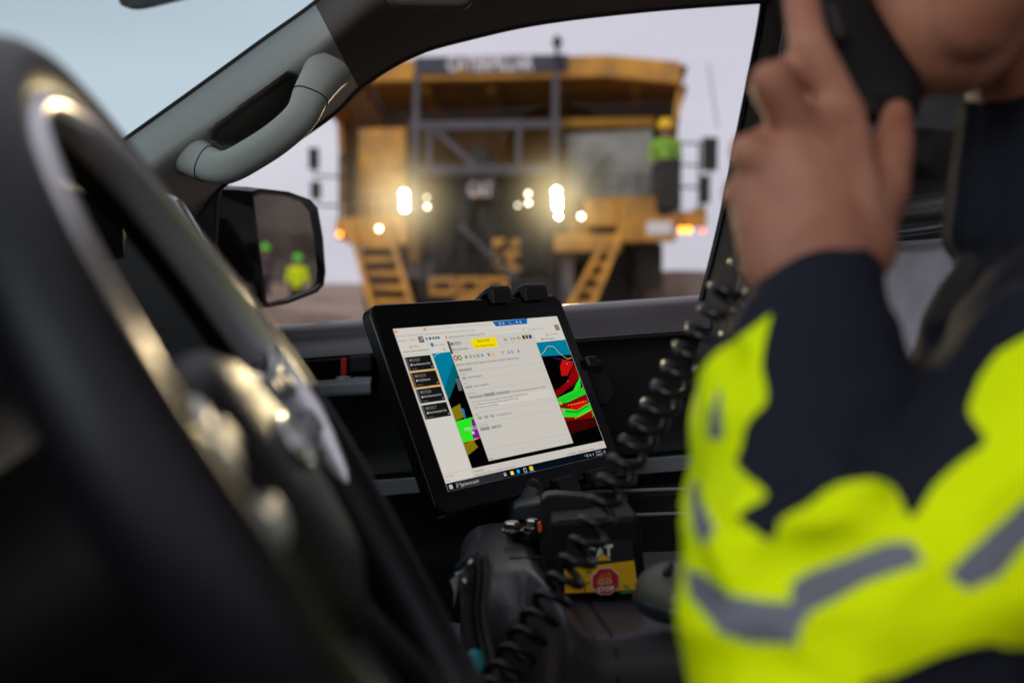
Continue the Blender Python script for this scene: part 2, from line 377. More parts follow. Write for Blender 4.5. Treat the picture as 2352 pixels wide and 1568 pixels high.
mb = MB(); grid_panel(mb, lambda s, t: pillar_pt(s * 0.49, t), 150, 60, M['trim'])
pil = mb.build('pillar_trim', car, 60)
mb = MB(); grid_panel(mb, lambda s, t: pillar_pt(0.49 + s * 0.51, t), 60, 30, M['liner'])
mb.build('roof_rail', car, 60)
# rubber weatherstrip along the window opening and the windshield edge
mb = MB(); mb.tube([PV(q.x, q.y, 1.478) for q in Os[12:]], 0.0045, M['rubber'], 8); mb.build('weatherstrip', car, 60)
mb = MB(); mb.tube([PV(q.x, q.y, 1.404) for q in Ws[:56]], 0.0040, M['rubber'], 8); mb.build('windshield_seal', car, 60)
# hand recess: its dark shade tone is defined but not applied
# --- grab handle on the pillar
hp = [(436, 352, 1.345), (470, 374, 1.315), (520, 384, 1.285), (586, 351, 1.272), (645, 311, 1.268), (692, 266, 1.272), (716, 216, 1.290), (752, 160, 1.335)]
pts = spline([PV(*q) for q in hp], 64); rs = []
for i, p in enumerate(pts):
    f = abs(i / 63 - 0.5) * 2; t = (pts[min(i + 1, 63)] - pts[max(i - 1, 0)]).normalized(); x = t.cross(LV).normalized(); y = t.cross(x)
    a_, b_ = 0.0178 + 0.010 * f ** 4, 0.0150 + 0.004 * f ** 4
    rs.append([p + x * a_ * math.copysign(abs(math.cos(q)) ** 0.85, math.cos(q)) + y * b_ * math.copysign(abs(math.sin(q)) ** 0.85, math.sin(q)) for q in [2 * math.pi * k / 24 for k in range(24)]])
mb = MB(); mb.rings(rs, M['trim']); mb.build('grab_handle', pil, 60)
for k in (10, 53):                                                       # shut lines of the two end caps
    mb = MB(); c_ = sum(rs[k], Vector()) / 24; mb.tube([c_ + (q - c_) * 1.004 + (pts[k + 1] - pts[k]) * 1.6 * abs((q - c_).dot(LV)) / 0.015 * (1 if k < 30 else -1) for q in rs[k]], 0.0007, M['dash'], 6, True); mb.build('cap_seam', pil, 60)
    mb = MB(); mb.lathe(pts[2 if k < 30 else 61] - LV * 0.0165, -LV, [(0.0055, -0.004), (0.0055, 0.0), (0.0045, 0.0008)], M['trim'], 16); mb.build('screw_cover', pil, 40)
# --- windshield: plane through the pillar edge, running across the car
wt, wb = PV(735, 0, 1.41), PV(285, 325, 1.41); dn = (wb - wt).normalized()
top, bot = wt - dn * 0.12, wb + dn * 0.42
mb = MB(); wn_ = dn.cross(LV).normalized()
wsf = lambda q, j: q - LV * (1.46 * j / 24) - UR * (0.36 * math.sin(math.pi * j / 24) ** 0.75)
mb.rings([[wsf(top, j), wsf(bot, j)] for j in range(25)], M['wind'], False, loop=False); mb.build('windshield', car, 80)
# header lining over the windshield, roof lining
mb = MB(); rt = top + ZV * 0.0
mb.rings([[rt - LV * (1.24 * j / 8) + UR * (1.85 * i / 8) + ZV * (0.05 + 0.05 * math.sin(math.pi * j / 8) + 0.06 * min(1, i / 2)) + LV * 0.05 for j in range(9)] for i in range(9)], M['liner'], False, loop=False)
mb.slab([rt + LV * .05, rt - LV * 1.24, rt - LV * 1.24 + UR * 1.85 + ZV * .12, rt + LV * .05 + UR * 1.85 + ZV * .12], ZV * 0.02 + ZV * 0.15, M['carbody'])
mb.build('roof', car, 60)
mb = MB(); mb.slab([PV(x, y, 1.17) for x, y in ((872, -60), (1110, -60), (1082, 12), (1060, 18), (915, 14), (893, 6))], LV * 0.02, M['liner']); mb.build('sun_visor', car, 30, 0.006)
# --- rear view mirror, its lower edge just inside the top of the picture
mb = MB()
mc = P(418, -52, 0.86); mr = []
for k in range(-12, 13):
    f = k / 12; h = 0.0175 * (1 - abs(f) ** 6 * 0.35); c = mc + V(0.3, -0.25, 0).normalized() * f * 0.115 * 0.6 + RGT * f * 0.004
    mr.append([c + ZV * h * math.sin(a) + (LV * 0.6 - UR * 0.5) * 0.018 * math.cos(a) for a in [2 * math.pi * j / 18 for j in range(18)]])
mb.rings(mr, M['black']); rv = mb.build('rear_view_mirror', car, 60)
mb = MB(); mb.tube([mc + LV * 0.012, mc + LV * 0.03 - UR * 0.03 + ZV * 0.03, mc + LV * 0.03 - UR * 0.05 + ZV * 0.10], [0.008, 0.007, 0.010], M['black'], 12); mb.build('mirror_stem', rv, 60)

# --- far door: sill roll, inner panel with its recess, armrest, pocket
BL, BR = PV(400, 768, 1.50), PV(1612, 683, 1.50)
bd = (BR - BL).normalized()
BL = BL - bd * 0.12
LD = (BR - BL).length
prof = [(0.060, -0.03), (0.034, -0.004), (0.028, 0.0), (0.012, 0.003), (-0.004, 0.001), (-0.018, -0.005), (-0.030, -0.013), (-0.037, -0.022), (-0.041, -0.032), (-0.042, -0.040)]
door = None
mb = MB(); mb.rings([[BL + bd * (LD * i / 20) + LV * a + ZV * b for a, b in prof] for i in range(21)], M['sill'], False, loop=False)
door = mb.build('door', car, 60, label='passenger door with a lavender grey rounded window sill')
DREC = [(600, 803), (850, 797), (862, 806), (864, 905), (856, 914), (600, 922)]
def door_pt(s, t):
    p = BL + bd * (LD + 0.02) * s; off = -0.040 - 0.004 * min(1, t * 12); z = -0.042 - 0.62 * t
    off += -0.02 * math.sin(min(1, t / 0.45) * math.pi) * -1.0
    q = p + LV * (off + 0.02) + ZV * z
    x, y = PXY(q)
    if inside(x, y, DREC): q += LV * 0.06 * min(1, segdist(x, y, DREC) / 9)
    return q
mb = MB(); grid_panel(mb, door_pt, 130, 110, M['door']); mb.build('door_panel', door, 50)
mb = MB(); mb.tube([BL + bd * (LD * i / 12) + LV * -0.036 + ZV * -0.0445 for i in range(13)], 0.003, M['rubber'], 8); mb.build('door_seam', door, 60)
# pull handle, lock tab
def bx(mbx, x0, y0, x1, y1, v, th, m, dip=0.0):
    mbx.slab([PV(x0, y0, v), PV(x1, y0 - dip, v), PV(x1, y1 - dip, v), PV(x0, y1, v)], LV * th, m)
mb = MB(); pr = [(0.0, 0.012), (-0.012, 0.012), (-0.018, 0.008), (-0.018, -0.004), (-0.014, -0.0085), (0.0, -0.009)]
a0, a1 = PV(650, 900, 1.445), PV(853, 889, 1.445)
mb.rings([[lerp(a0, a1, i / 12) + LV * (a * (1 - 0.0 * i)) + ZV * b * 1.05 for a, b in pr] for i in range(13)], M['grey']); dh = mb.build('door_handle', door, 30, 0.003)
mb = MB(); bx(mb, 800, 815, 856, 858, 1.452, 0.03, M['black'], 3); mb.build('lock_lever', door, 30, 0.004)
mb = MB(); bx(mb, 782, 822, 797, 862, 1.452, 0.02, M['red'], 1); mb.build('lock_tab', door, 30, 0.002)
mb = MB(); mb.ball(PV(790, 874, 1.440), (0.012, 0.007, 0.006), M['grey'], 16, 8, (UR, ZV, LV)); mb.build('lock_knob', door, 60)
mb = MB(); mb.box(PV(832, 872, 1.441), UR * 0.012, LV * 0.008, ZV * 0.0035, M['grey']); mb.build('handle_catch', door, 30, 0.001)
# armrest: dark ledge with a paler strip under it
def extr(pr, p0, p1, m, name, parent, sm=40, bev=0.0):
    mbx = MB(); mbx.rings([[lerp(p0, p1, i / 10) + LV * a + ZV * b for a, b in pr] for i in range(11)], m); return mbx.build(name, parent, sm, bev)
A0, A1 = PV(700, 1083, 1.40), PV(1700, 1004, 1.40)
extr([(0.05, 0.012), (-0.02, 0.012), (-0.032, 0.006), (-0.034, -0.004), (-0.028, -0.010), (0.05, -0.012)], A0, A1, M['door'], 'armrest', door)
A0, A1 = PV(700, 1122, 1.40), PV(1700, 1040, 1.40)
extr([(0.05, 0.010), (-0.022, 0.010), (-0.027, 0.006), (-0.022, -0.012), (0.05, -0.016)], A0, A1, M['grey'], 'armrest_trim', door)
A0, A1 = PV(1180, 1150, 1.33), PV(1700, 1122, 1.33)
extr([(0.06, -0.012), (0.06, 0.0), (0.004, 0.0), (0.0, -0.002), (0.0, -0.20), (0.06, -0.20)], A0, A1, M['door'], 'map_pocket', door, 30, 0.002)
for nm, pp in (('pocket_edge', ((1290, 1133, 1.31), (1450, 1126, 1.31), (1700, 1118, 1.31))), ('pocket_edge', ((1370, 1184, 1.30), (1480, 1181, 1.30), (1700, 1174, 1.30))), ('sill_step', ((1488, 1279, 1.22), (1560, 1277, 1.22), (1640, 1274, 1.22)))):
    mb = MB(); mb.tube(spline([PV(*q) for q in pp], 12), 0.0022 if nm == 'pocket_edge' else 0.004, M['grey'], 8); mb.build(nm, door, 60)
# window pane, mirror sail, outer skin
mb = MB(); mb.slab([PV(x, y, 1.49) for x, y in ((330, 760), (440, 500), (640, 330), (900, 140), (1250, 30), (1780, -20), (1760, 100), (1640, 700))], LV * 0.004, M['side']); mb.build('window_pane', door, 0)
mb = MB(); mb.slab([PV(x, y, 1.475) for x, y in ((350, 600), (430, 500), (506, 424), (499, 470), (494, 560), (520, 650), (560, 722), (610, 752), (600, 775), (380, 790))], LV * 0.03, M['black']); mb.build('mirror_sail', door, 30, 0.004)
mb = MB(); mb.slab([BL + LV * 0.10 + ZV * -0.012, BR + LV * 0.10 + ZV * -0.012, BR + LV * 0.13 + ZV * -0.75, BL + LV * 0.13 + ZV * -0.75], LV * 0.01, M['carbody']); mb.build('outer_skin', door, 30)

# --- side mirror
SM = PV(662, 566, 1.66); helm_d = 31.0
i0 = (SM - CAM).normalized()
hz = math.hypot(i0.x, i0.y)
o0 = (UR * 0.93 + LV * 0.37 + ZV * 0.003).normalized()
n0 = (o0 - i0).normalized()
mt = ZV.cross(n0).normalized(); mu = n0.cross(mt)
def MP(x, y, off=0.0):                                                   # sight line meets the mirror plane
    r = ray(x, y); d = (SM + n0 * off - CAM).dot(n0) / r.dot(n0); return CAM + r * d
GL = [(583, 455), (600, 446), (660, 452), (705, 468), (722, 490), (734, 545), (741, 620), (738, 645), (722, 660), (660, 684), (618, 694), (612, 690), (597, 570)]
HO = [(578, 440), (600, 433), (662, 440), (712, 458), (730, 478), (742, 545), (748, 625), (744, 655), (728, 672), (660, 698), (616, 706), (606, 700), (588, 570)]
mb = MB(); mb.slab([MP(x, y) for x, y in GL], -n0 * 0.003, M['mirror']); gl = mb
cH = sum((MP(x, y) for x, y in HO), Vector()) / len(HO)
fwd_in = (-UR * 0.9 - LV * 0.35).normalized()
rim = [MP(x, y, 0.006) for x, y in HO]
rings_ = [[MP(x, y, 0.001) for x, y in GL], [lerp(MP(GL[i][0], GL[i][1], 0.006), rim[i], 0.35) for i in range(len(GL))], rim]
for k, (sc_, dd) in enumerate(((1.02, 0.02), (1.02, 0.05), (0.96, 0.085), (0.82, 0.11), (0.5, 0.125))):
    rings_.append([cH + (p - cH) * sc_ + fwd_in * dd for p in rim])
mh = MB(); mh.rings(rings_, M['gloss'], False); mh.add(rings_[-1], [list(range(len(HO)))], M['gloss'])
sm = mh.build('side_mirror', car, 60)
gl.build('mirror_glass', sm, 0)
mb = MB(); mb.tube(spline([PV(470, 640, 1.50), PV(520, 668, 1.56), cH + fwd_in * 0.05 - ZV * 0.06], 10), 0.022, M['black'], 12); mb.build('mirror_arm', sm, 60)
def reflect_pt(x, y, dist):
    p = MP(x, y); i = (p - CAM).normalized(); o = i - n0 * 2 * i.dot(n0); return p + o * dist

# --- B pillar, belt, rear door window
bl = [(1758, -30), (1757, 20), (1738, 130), (1700, 320), (1668, 480), (1640, 600), (1618, 684), (1600, 800), (1580, 1000)]
mb = MB(); bs = spline([(x, y, 0) for x, y in bl], 30); rs = []
for q in bs:
    e = PV(q.x, q.y, 1.485)
    rs.append([e + UR * a + LV * b for a, b in ((0, 0.02), (0.0, 0.0), (0.004, -0.012), (0.012, -0.024), (0.03, -0.034), (0.06, -0.036), (0.085, -0.03), (0.098, -0.012), (0.10, 0.02))])
mb.rings(rs, M['liner'], True); bp = mb.build('b_pillar', car, 50)
mb = MB(); mb.tube([PV(q.x, q.y, 1.487) - UR * 0.003 for q in bs], 0.0048, M['gloss'], 8); mb.build('door_seal', bp, 60)
mb = MB(); mb.rings([[PV(x, y, 1.42) + UR * a + LV * b for a, b in ((0, 0), (0.020, 0.008), (0.020, 0.0095), (0, 0.0015))] for x, y in ((1800, 60), (1745, 400), (1700, 620), (1662, 800), (1600, 1100))], M['grey']); mb.build('seat_belt', bp, 30)
mb = MB(); mb.slab([PV(x, y, 1.50) for x, y in ((1850, 30), (2420, 30), (2420, 720), (1760, 720))], LV * 0.004, M['privacy']); mb.build('rear_window', car, 0)
mb = MB(); mb.slab([PV(x, y, 1.47) for x, y in ((1700, 700), (2700, 690), (2700, 1500), (1650, 1500))], LV * 0.1, M['door']); mb.build('rear_door', car, 30, 0.01)
mb = MB(); mb.slab([PV(x, y, 1.47) for x, y in ((2420, -200), (2560, -200), (2560, 700), (2420, 700))], LV * 0.1, M['liner']); mb.build('rear_pillar', car, 30, 0.01)
mb = MB(); mb.slab([PV(x, y, 1.47) for x, y in ((1800, -300), (2560, -300), (2560, 34), (1800, 12))], LV * 0.08, M['liner']); mb.build('rear_roof_rail', car, 30, 0.01)

# --- passenger seat
mb = MB(); rs = []
for j in range(13):
    f = j / 12; e = 0.030 * abs(2 * f - 1) ** 3; v_ = 0.98 + 0.46 * f
    rs.append([CARP(u + s_ * e, v_, z) for u, z, s_ in ((0.50, -0.50, -1), (0.545, -0.30, -1.3), (0.590, -0.10, -1.3), (0.618, 0.025, -.8), (0.628, 0.048, -.5), (0.70, 0.050, 0), (0.73, 0.02, 0), (0.66, -0.5, 0))])
mb.rings(rs, M['seat']); ps = mb.build('passenger_seat', car, 50, 0, 2, label='passenger seat with pale lavender grey cloth backrest')
mb = MB(); mb.slab([CARP(0.60, 1.12, 0.060), CARP(0.60, 1.33, 0.060), CARP(0.60, 1.32, 0.098), CARP(0.60, 1.13, 0.098)], UR * 0.08, M['seatblk']); mb.build('seat_top_cap', ps, 40, 0.016, 4)  # low dark cap on the seat top, too flat for a headrest
mb = MB(); mb.tube([CARP(0.597, 1.10, 0.058), CARP(0.592, 1.20, 0.055), CARP(0.597, 1.35, 0.058)], 0.005, M['tealdark'], 10); mb.build('seat_top_bezel', ps, 60)
mb = MB(); mb.slab([CARP(0.06, 0.98, -0.42), CARP(0.54, 0.98, -0.46), CARP(0.54, 0.98, -0.58), CARP(0.06, 0.98, -0.58)], LV * 0.44, M['seat']); mb.build('seat_cushion', ps, 40, 0.03, 4)
# --- driver seat (behind the driver, mostly outside the picture)
mb = MB(); mb.slab([CARP(0.50, 0.42, 0.16), CARP(0.62, 0.42, 0.16), CARP(0.56, 0.42, -0.5), CARP(0.42, 0.42, -0.5)], LV * 0.48, M['seat']); dsx = mb.build('driver_seat', car, 40, 0.03, 4, label='driver seat under the person on the right')
mb = MB(); mb.slab([CARP(-0.02, 0.43, -0.50), CARP(0.5, 0.43, -0.54), CARP(0.5, 0.43, -0.66), CARP(-0.02, 0.43, -0.66)], LV * 0.46, M['seat']); mb.build('seat_cushion', dsx, 40, 0.03, 4)
# --- unseen driver's door, body side and tail, added to block camera-side light
mb = MB(); mb.slab([CARP(-0.75, -0.03, -0.13), CARP(0.56, -0.03, -0.10), CARP(0.56, -0.03, -0.9), CARP(-0.75, -0.03, -0.9)], -LV * 0.09, M['door']); ddr = mb.build('door', car, 30, 0.02, 3, label='unseen driver door below the viewpoint, added to cut the light')
mb = MB(); mb.slab([CARP(-0.75, -0.121, -0.13), CARP(0.56, -0.121, -0.10), CARP(0.56, -0.121, -0.9), CARP(-0.75, -0.121, -0.9)], -LV * 0.02, M['carbody']); mb.build('outer_skin', ddr, 30)
mb = MB(); mb.slab([CARP(0.56, -0.02, -0.9), CARP(0.68, -0.02, -0.9), CARP(0.66, 0.13, 0.42), CARP(0.54, 0.13, 0.42)], -LV * 0.07, M['liner']); mb.build('b_pillar', car, 30, 0.01)
mb = MB(); mb.slab([CARP(0.69, -0.02, -0.9), CARP(1.75, -0.02, -0.9), CARP(1.75, -0.02, -0.06), CARP(0.69, -0.02, -0.10)], -LV * 0.08, M['door']); mb.build('rear_door', car, 30, 0.01)
mb = MB(); mb.slab([CARP(0.69, -0.03, -0.09), CARP(1.70, -0.03, -0.05), CARP(1.66, 0.12, 0.40), CARP(0.68, 0.12, 0.42)], LV * 0.004, M['privacy']); mb.build('rear_window', car, 0)
mb = MB(); mb.slab([CARP(1.76, -0.05, -0.9), CARP(1.76, 1.55, -0.9), CARP(1.76, 1.45, 0.42), CARP(1.76, 0.08, 0.42)], UR * 0.06, M['liner']); mb.build('tail_blocker', car, 30, 0.01)  # unseen dark wall added to stop light from the back
# --- floor, transmission tunnel, sills, tail
mb = MB(); mb.slab([CARP(-0.9, -0.02, -0.86), CARP(1.75, -0.02, -0.86), CARP(1.75, 1.56, -0.86), CARP(-0.9, 1.56, -0.86)], -ZV * 0.05, M['seatblk']); mb.build('floor_carpet', car, 30)
# --- dashboard and footwell bulkhead
dp = [(-0.66, -0.10), (-0.52, -0.065), (-0.36, -0.07), (-0.30, -0.09), (-0.275, -0.13), (-0.30, -0.20), (-0.33, -0.27), (-0.30, -0.33), (-0.32, -0.44), (-0.44, -0.5), (-0.7, -0.52)]
mb = MB(); mb.rings([[CARP(u + 0.10 - 0.10 * abs(j / 16 - 0.5), 0.05 + 1.40 * j / 16, z) for u, z in dp] for j in range(17)], M['dash']); da = mb.build('dashboard', car, 50)
mb = MB(); mb.rings([[CARP(u - 0.03 * abs(2 * j / 14 - 1) ** 3, 0.22 + 0.76 * j / 14, z - 0.035 * abs(2 * j / 14 - 1) ** 3) for u, z in ((-0.46, -0.06), (-0.40, 0.035), (-0.30, 0.072), (-0.19, 0.080), (-0.172, 0.072), (-0.172, 0.055), (-0.22, 0.045), (-0.26, -0.10), (-0.19, -0.16), (-0.25, -0.30))] for j in range(15)], M['dash']); mb.build('instrument_hood', da, 50)
mb = MB(); mb.slab([CARP(-0.172, 0.90, -0.10), CARP(-0.172, 1.15, -0.10), CARP(-0.185, 1.15, -0.19), CARP(-0.185, 0.90, -0.19)], -UR * 0.02, M['silver']); mb.build('vent_trim', da, 30, 0.006)
mb = MB(); mb.slab([PV(x, y, 1.28) for x, y in ((60, 480), (200, 440), (300, 430), (370, 470), (450, 560), (520, 680), (560, 770), (600, 900), (60, 900))], LV * 0.16, M['dash']); mb.build('dash_end', da, 40, 0.02, 3)
vt = [(352, 452), (378, 440), (410, 452), (450, 520), (500, 610), (548, 728), (556, 790), (520, 770), (470, 690), (420, 590), (380, 520)]
mb = MB(); mb.slab([PV(x, y, 1.262) for x, y in vt], LV * 0.03, M['silver']); mb.build('dash_end_trim', da, 40, 0.006, 3)
mb = MB(); mb.slab([CARP(-0.7, -0.02, -0.5), CARP(-0.7, 1.55, -0.5), CARP(-0.8, 1.55, -0.86), CARP(-0.8, -0.02, -0.86)], -UR * 0.05, M['seatblk']); mb.build('bulkhead', car, 30)
# bonnet beyond the windshield
mb = MB(); mb.rings([[CARP(-0.70 - 1.15 * i / 8, 0.02 + 1.5 * j / 10, -0.16 - 0.10 * (i / 8) ** 2 - 0.03 * (2 * j / 10 - 1) ** 2 - (0.5 if i == 8 else 0)) for j in range(11)] for i in range(9)], M['carbody'], False, loop=False); mb.build('bonnet', car, 50)

# --- steering wheel
WC = CAM + V(-.1102, .5017, -.0788); RK = R(32.4)
WN = (UR * math.cos(RK) + ZV * math.sin(RK)); WU = (-UR * math.sin(RK) + ZV * math.cos(RK)); WL = LV
def WP(phi, r, n=0.0): return WC + (WU * math.cos(phi) + WL * math.sin(phi)) * r + WN * n
def WQ(a, b, n=0.0): return WC + WL * a + WU * b + WN * n                # a across, b up, n towards the driver
mb = MB(); rs = []
for k in range(120):
    ph = 2 * math.pi * k / 120; row = []
    for j in range(20):
        t = 2 * math.pi * j / 20; fat = 1 + 0.10 * math.cos(4 * ph)
        row.append(WP(ph, 0.19 + 0.0165 * fat * math.cos(t), 0.0190 * fat * math.sin(t)))
    rs.append(row)
mb.rings(rs, M['leather'], False, True); sw = mb.build('steering_wheel', car, 60, label='black leather steering wheel with satin spoke trim in the left foreground')
mb = MB(); rs = []
for k in range(91):
    ph = R(-138 + 246 * k / 90); e = min(1, min(k, 90 - k) / 6) ** 0.5
    f_ = max(0, math.sin(ph)); rs.append([WP(ph, 0.1742 + (0.0055 - 0.0020 * f_) * e * math.cos(t), 0.0085 + (0.0085 + 0.0045 * f_) * e * math.sin(t) - 0.003 * f_) for t in [2 * math.pi * j / 14 for j in range(14)]])
mb.rings(rs, M['rimglint']); mb.build('rim_glint', sw, 60)  # strip added where the sky highlight runs along the rim
# airbag pad, domed
mb = MB(); rs = []
for f, n in ((1.0, -0.035), (1.02, -0.015), (1.0, 0.0), (0.93, 0.010), (0.75, 0.018), (0.45, 0.022), (0.1, 0.0235)):
    row = []
    for j in range(40):
        t = 2 * math.pi * j / 40; c, s = math.cos(t), math.sin(t)
        q = (abs(c) ** 3 + abs(s) ** 3) ** (-1 / 3)
        row.append(WQ(0.078 * f * q * c, (0.068 * q * s - 0.008) * f if s > 0 else (0.08 * q * s) * f - 0.008 * f, n - 0.008))
    rs.append(row)
mb.rings(rs, M['leather'], True); hub = mb.build('airbag_pad', sw, 60)
mb = MB(); mb.tube([WQ(0.020 * math.cos(t), 0.013 * math.sin(t) , 0.0165) for t in [2 * math.pi * j / 28 for j in range(28)]], 0.0016, M['chrome'], 8, True)
mb.tube([WQ(0.009 * math.cos(t), 0.013 * math.sin(t) , 0.0168) for t in [2 * math.pi * j / 24 for j in range(24)]], 0.0014, M['chrome'], 8, True)
mb.build('badge', sw, 60)
for sgn in (-1, 1):
    mb = MB(); rs = []
    for i in range(13):
        f = i / 12; a = sgn * (0.072 + 0.108 * f); h = 0.040 - 0.016 * math.sin(math.pi * f); n = -0.012 + 0.010 * f
        rs.append([WQ(a, 0.004 + h * math.cos(t), n + 0.012 * math.sin(t) + 0.004 * math.cos(2 * t)) for t in [2 * math.pi * j / 20 for j in range(20)]])
    mb.rings(rs, M['gloss']); sp = mb.build('spoke', sw, 60)
    mb = MB(); rs = []
    for i in range(13):
        f = i / 12; a = sgn * (0.078 + 0.09 * f); 
        rs.append([WQ(a, 0.036 - 0.012 * math.sin(math.pi * f) + 0.005 * math.cos(t), 0.002 + 0.010 * f + 0.004 * math.sin(t)) for t in [2 * math.pi * j / 10 for j in range(10)]])
    mb.rings(rs, M['silver']); mb.build('spoke_trim', sp, 60)
    for bx_, by_ in ((0.098, 0.022), (0.118, 0.022), (0.138, 0.018), (0.100, -0.010), (0.122, -0.010), (0.143, -0.008)):
        mb = MB(); c = WQ(sgn * bx_, by_, 0.004 + 0.008 * (bx_ - .07) / .1)
        mb.lathe(c, WN, [(0.0078, -0.004), (0.0078, 0.0035), (0.0066, 0.0052), (0.003, 0.0058)], M['grey'], 20); mb.build('button', sp, 60)
    # lower arms
    mb = MB(); rs = []
    for i in range(11):
        f = i / 10; ctr = lerp(V(sgn * 0.03, -0.075, -0.012), V(sgn * 0.055, -0.178, 0.0), f)
        rs.append([WQ(ctr.x + 0.013 * math.cos(t), ctr.y, ctr.z + 0.009 * math.sin(t)) for t in [2 * math.pi * j / 16 for j in range(16)]])
    mb.rings(rs, M['leather']); mb.build('lower_spoke', sw, 60)
mb = MB(); mb.lathe(WQ(0, 0, -0.03), -WN, [(0.055, 0), (0.06, 0.03), (0.055, 0.12), (0.07, 0.25)], M['dash'], 28); mb.build('steering_column', car, 60)
mb = MB(); mb.capsule(WQ(0.05, 0.02, -0.07), 0.009, WQ(0.17, 0.045, -0.06), 0.008, M['black'], 14); mb.capsule(WQ(0.17, 0.045, -0.06), 0.0095, WQ(0.20, 0.05, -0.058), 0.0085, M['black'], 14); mb.build('column_stalk', car, 60)

# --- centre console: bin body and the nearer armrest lid
def rbox(name, parent, u0, u1, v0, v1, z0, z1, rad, m, seg=8, tap=0.0, kind=None, label=None):
    mbx = MB()
    mbx.slab([CARP(u0, v0, z0), CARP(u1, v0, z0), CARP(u1, v1, z0), CARP(u0, v1, z0)], ZV * (z1 - z0), m)
    return mbx.build(name, parent, 60, rad, seg, label)
def sst(a, b, x): x = max(0, min(1, (x - a) / (b - a))); return x * x * (3 - 2 * x)
mb = MB(); us = [0.088, 0.0885, 0.090, 0.0935, 0.099, 0.107, 0.118] + [0.118 + 0.0025 * k for k in range(1, 35)] + [0.205 + (0.66 - 0.205) * (k / 16) ** 1.3 for k in range(1, 17)]; rs = []
for u in us:
    zt = -0.243 - 0.034 * sst(0.135, 0.176, u); v0 = 0.912 - 0.074 * sst(0.126, 0.150, u) ** 0.7; rr_ = 0.046 - 0.016 * sst(0.12, 0.17, u); zt -= 0.05 * math.exp(-((u - 0.129) / 0.006) ** 2) * 0
    if u < 0.118: zt -= 0.030 - math.sqrt(max(0, 0.030 ** 2 - (0.118 - u) ** 2)); v0 += 0.018 * (1 - math.sqrt(max(0, 1 - ((0.118 - u) / 0.030) ** 2)))
    row = [CARP(u, 1.13 - 0.16 * k / 6 if k else 1.13, zt - 0.002 * abs(k - 3)) for k in range(7)]
    row = [CARP(u, lerp(1.13, v0 + rr_, k / 9), zt) for k in range(10)]
    row += [CARP(u, v0 + rr_ - rr_ * math.sin(a), zt - rr_ * (1 - math.cos(a))) for a in [math.pi / 2 * k / 8 for k in range(1, 9)]]
    row += [CARP(u, v0 + 0.001 * k, zt - rr_ - 0.08 * k) for k in range(1, 6)] + [CARP(u, 1.13, zt - rr_ - 0.4)]
    rs.append(row)
mb.rings(rs, M['console']); con = mb.build('center_console', car, 40)
mb = MB(); mb.tube([CARP(0.186, 0.99, -0.2768), CARP(0.186, 0.90, -0.2768), CARP(0.186, 0.868, -0.2768), CARP(0.186, 0.847, -0.2856), CARP(0.186, 0.838, -0.307), CARP(0.186, 0.839, -0.45)], 0.0020, M['rubber'], 6); mb.build('lid_seam', con, 60)
mb = MB(); mb.tube([CARP(0.66, 0.985, -0.2768), CARP(0.27, 0.985, -0.2768), CARP(0.20, 0.985, -0.268), CARP(0.15, 0.985, -0.2435), CARP(0.12, 0.982, -0.2430)], 0.0014, M['rubber'], 6); mb.build('lid_edge', con, 60)
# ------------------------------------------------------------------ tablet computer on its mount
TO = CAM + (RGT * -0.1197 + UPV * 0.01255 + FWD * 1.1429)                 # top left corner of the picture area
def cv(a): return RGT * a[0] - UPV * a[1] + FWD * a[2]
TX = cv((.66319, -.06612, .74553)).normalized(); TYd = cv((.34531, .91550, -.20644)); TYd = (TYd - TX * TYd.dot(TX)).normalized()
TN = TX.cross(TYd).normalized()
if TN.dot(CAM - TO) < 0: TN = -TN
TW, TH = 0.260, 0.1727
def T(u, v, n=0.0): return TO + TX * (u * TW) + TYd * (v * TH) + TN * n
tab = thing('tablet', T(.5, 1.0), 'black rugged tablet with a lit map and status screen, clamped on a mount', 'tablet')
def rrect(u0, v0, u1, v1, ru, rv, n, k=6):
    out = []
    for cx, cy, a0 in ((u1 - ru, v0 + rv, -90), (u1 - ru, v1 - rv, 0), (u0 + ru, v1 - rv, 90), (u0 + ru, v0 + rv, 180)):
        for j in range(k + 1):
            a = R(a0 + 90 * j / k); out.append(T(cx + ru * math.cos(a), cy + rv * math.sin(a), n))
    return out
mb = MB(); mb.slab(rrect(-.082, -.165, 1.075, 1.125, .055, .083, -0.0016), -TN * 0.016, M['gloss']); mb.build('tablet_case', tab, 40, 0.003, 3)
mb = MB(); mb.slab(rrect(-.074, -.153, 1.067, 1.113, .05, .075, -0.0006), -TN * 0.001, M['gloss']); mb.build('glass_front', tab, 40)
EM = 0.62
def sc(r, g, b, s=None): return emit(((r / 255) ** 2.2, (g / 255) ** 2.2, (b / 255) ** 2.2), EM * 1.6 if s is None else s)
WHT = sc(206, 201, 192); PAP = sc(198, 193, 184); INK = sc(40, 40, 42); MID = sc(120, 118, 114); LINE = sc(160, 157, 150); BLK = sc(10, 10, 11); LAY = 0.00008
def Q(mb, pts, m, k): mb.poly([T(u, v, LAY * k) for u, v in pts], m)
def rect(mb, u0, v0, u1, v1, m, k): Q(mb, [(u0, v0), (u1, v0), (u1, v1), (u0, v1)], m, k)
def tx(mb, s, u, v, h, m, k, u1=None, bold=0.0): lettering(mb, s, T(u, v, LAY * k), TX, -TYd, h * TH, m, (u1 - u) * TW if u1 else None, bold)
def ln(mb, pts, w, m, k):
    for (a, b), (c, d) in zip(pts, pts[1:]):
        p, q = T(a, b, LAY * k), T(c, d, LAY * k); n = (q - p).cross(TN).normalized() * w / 2
        mb.poly([p - n, q - n, q + n, p + n], m)
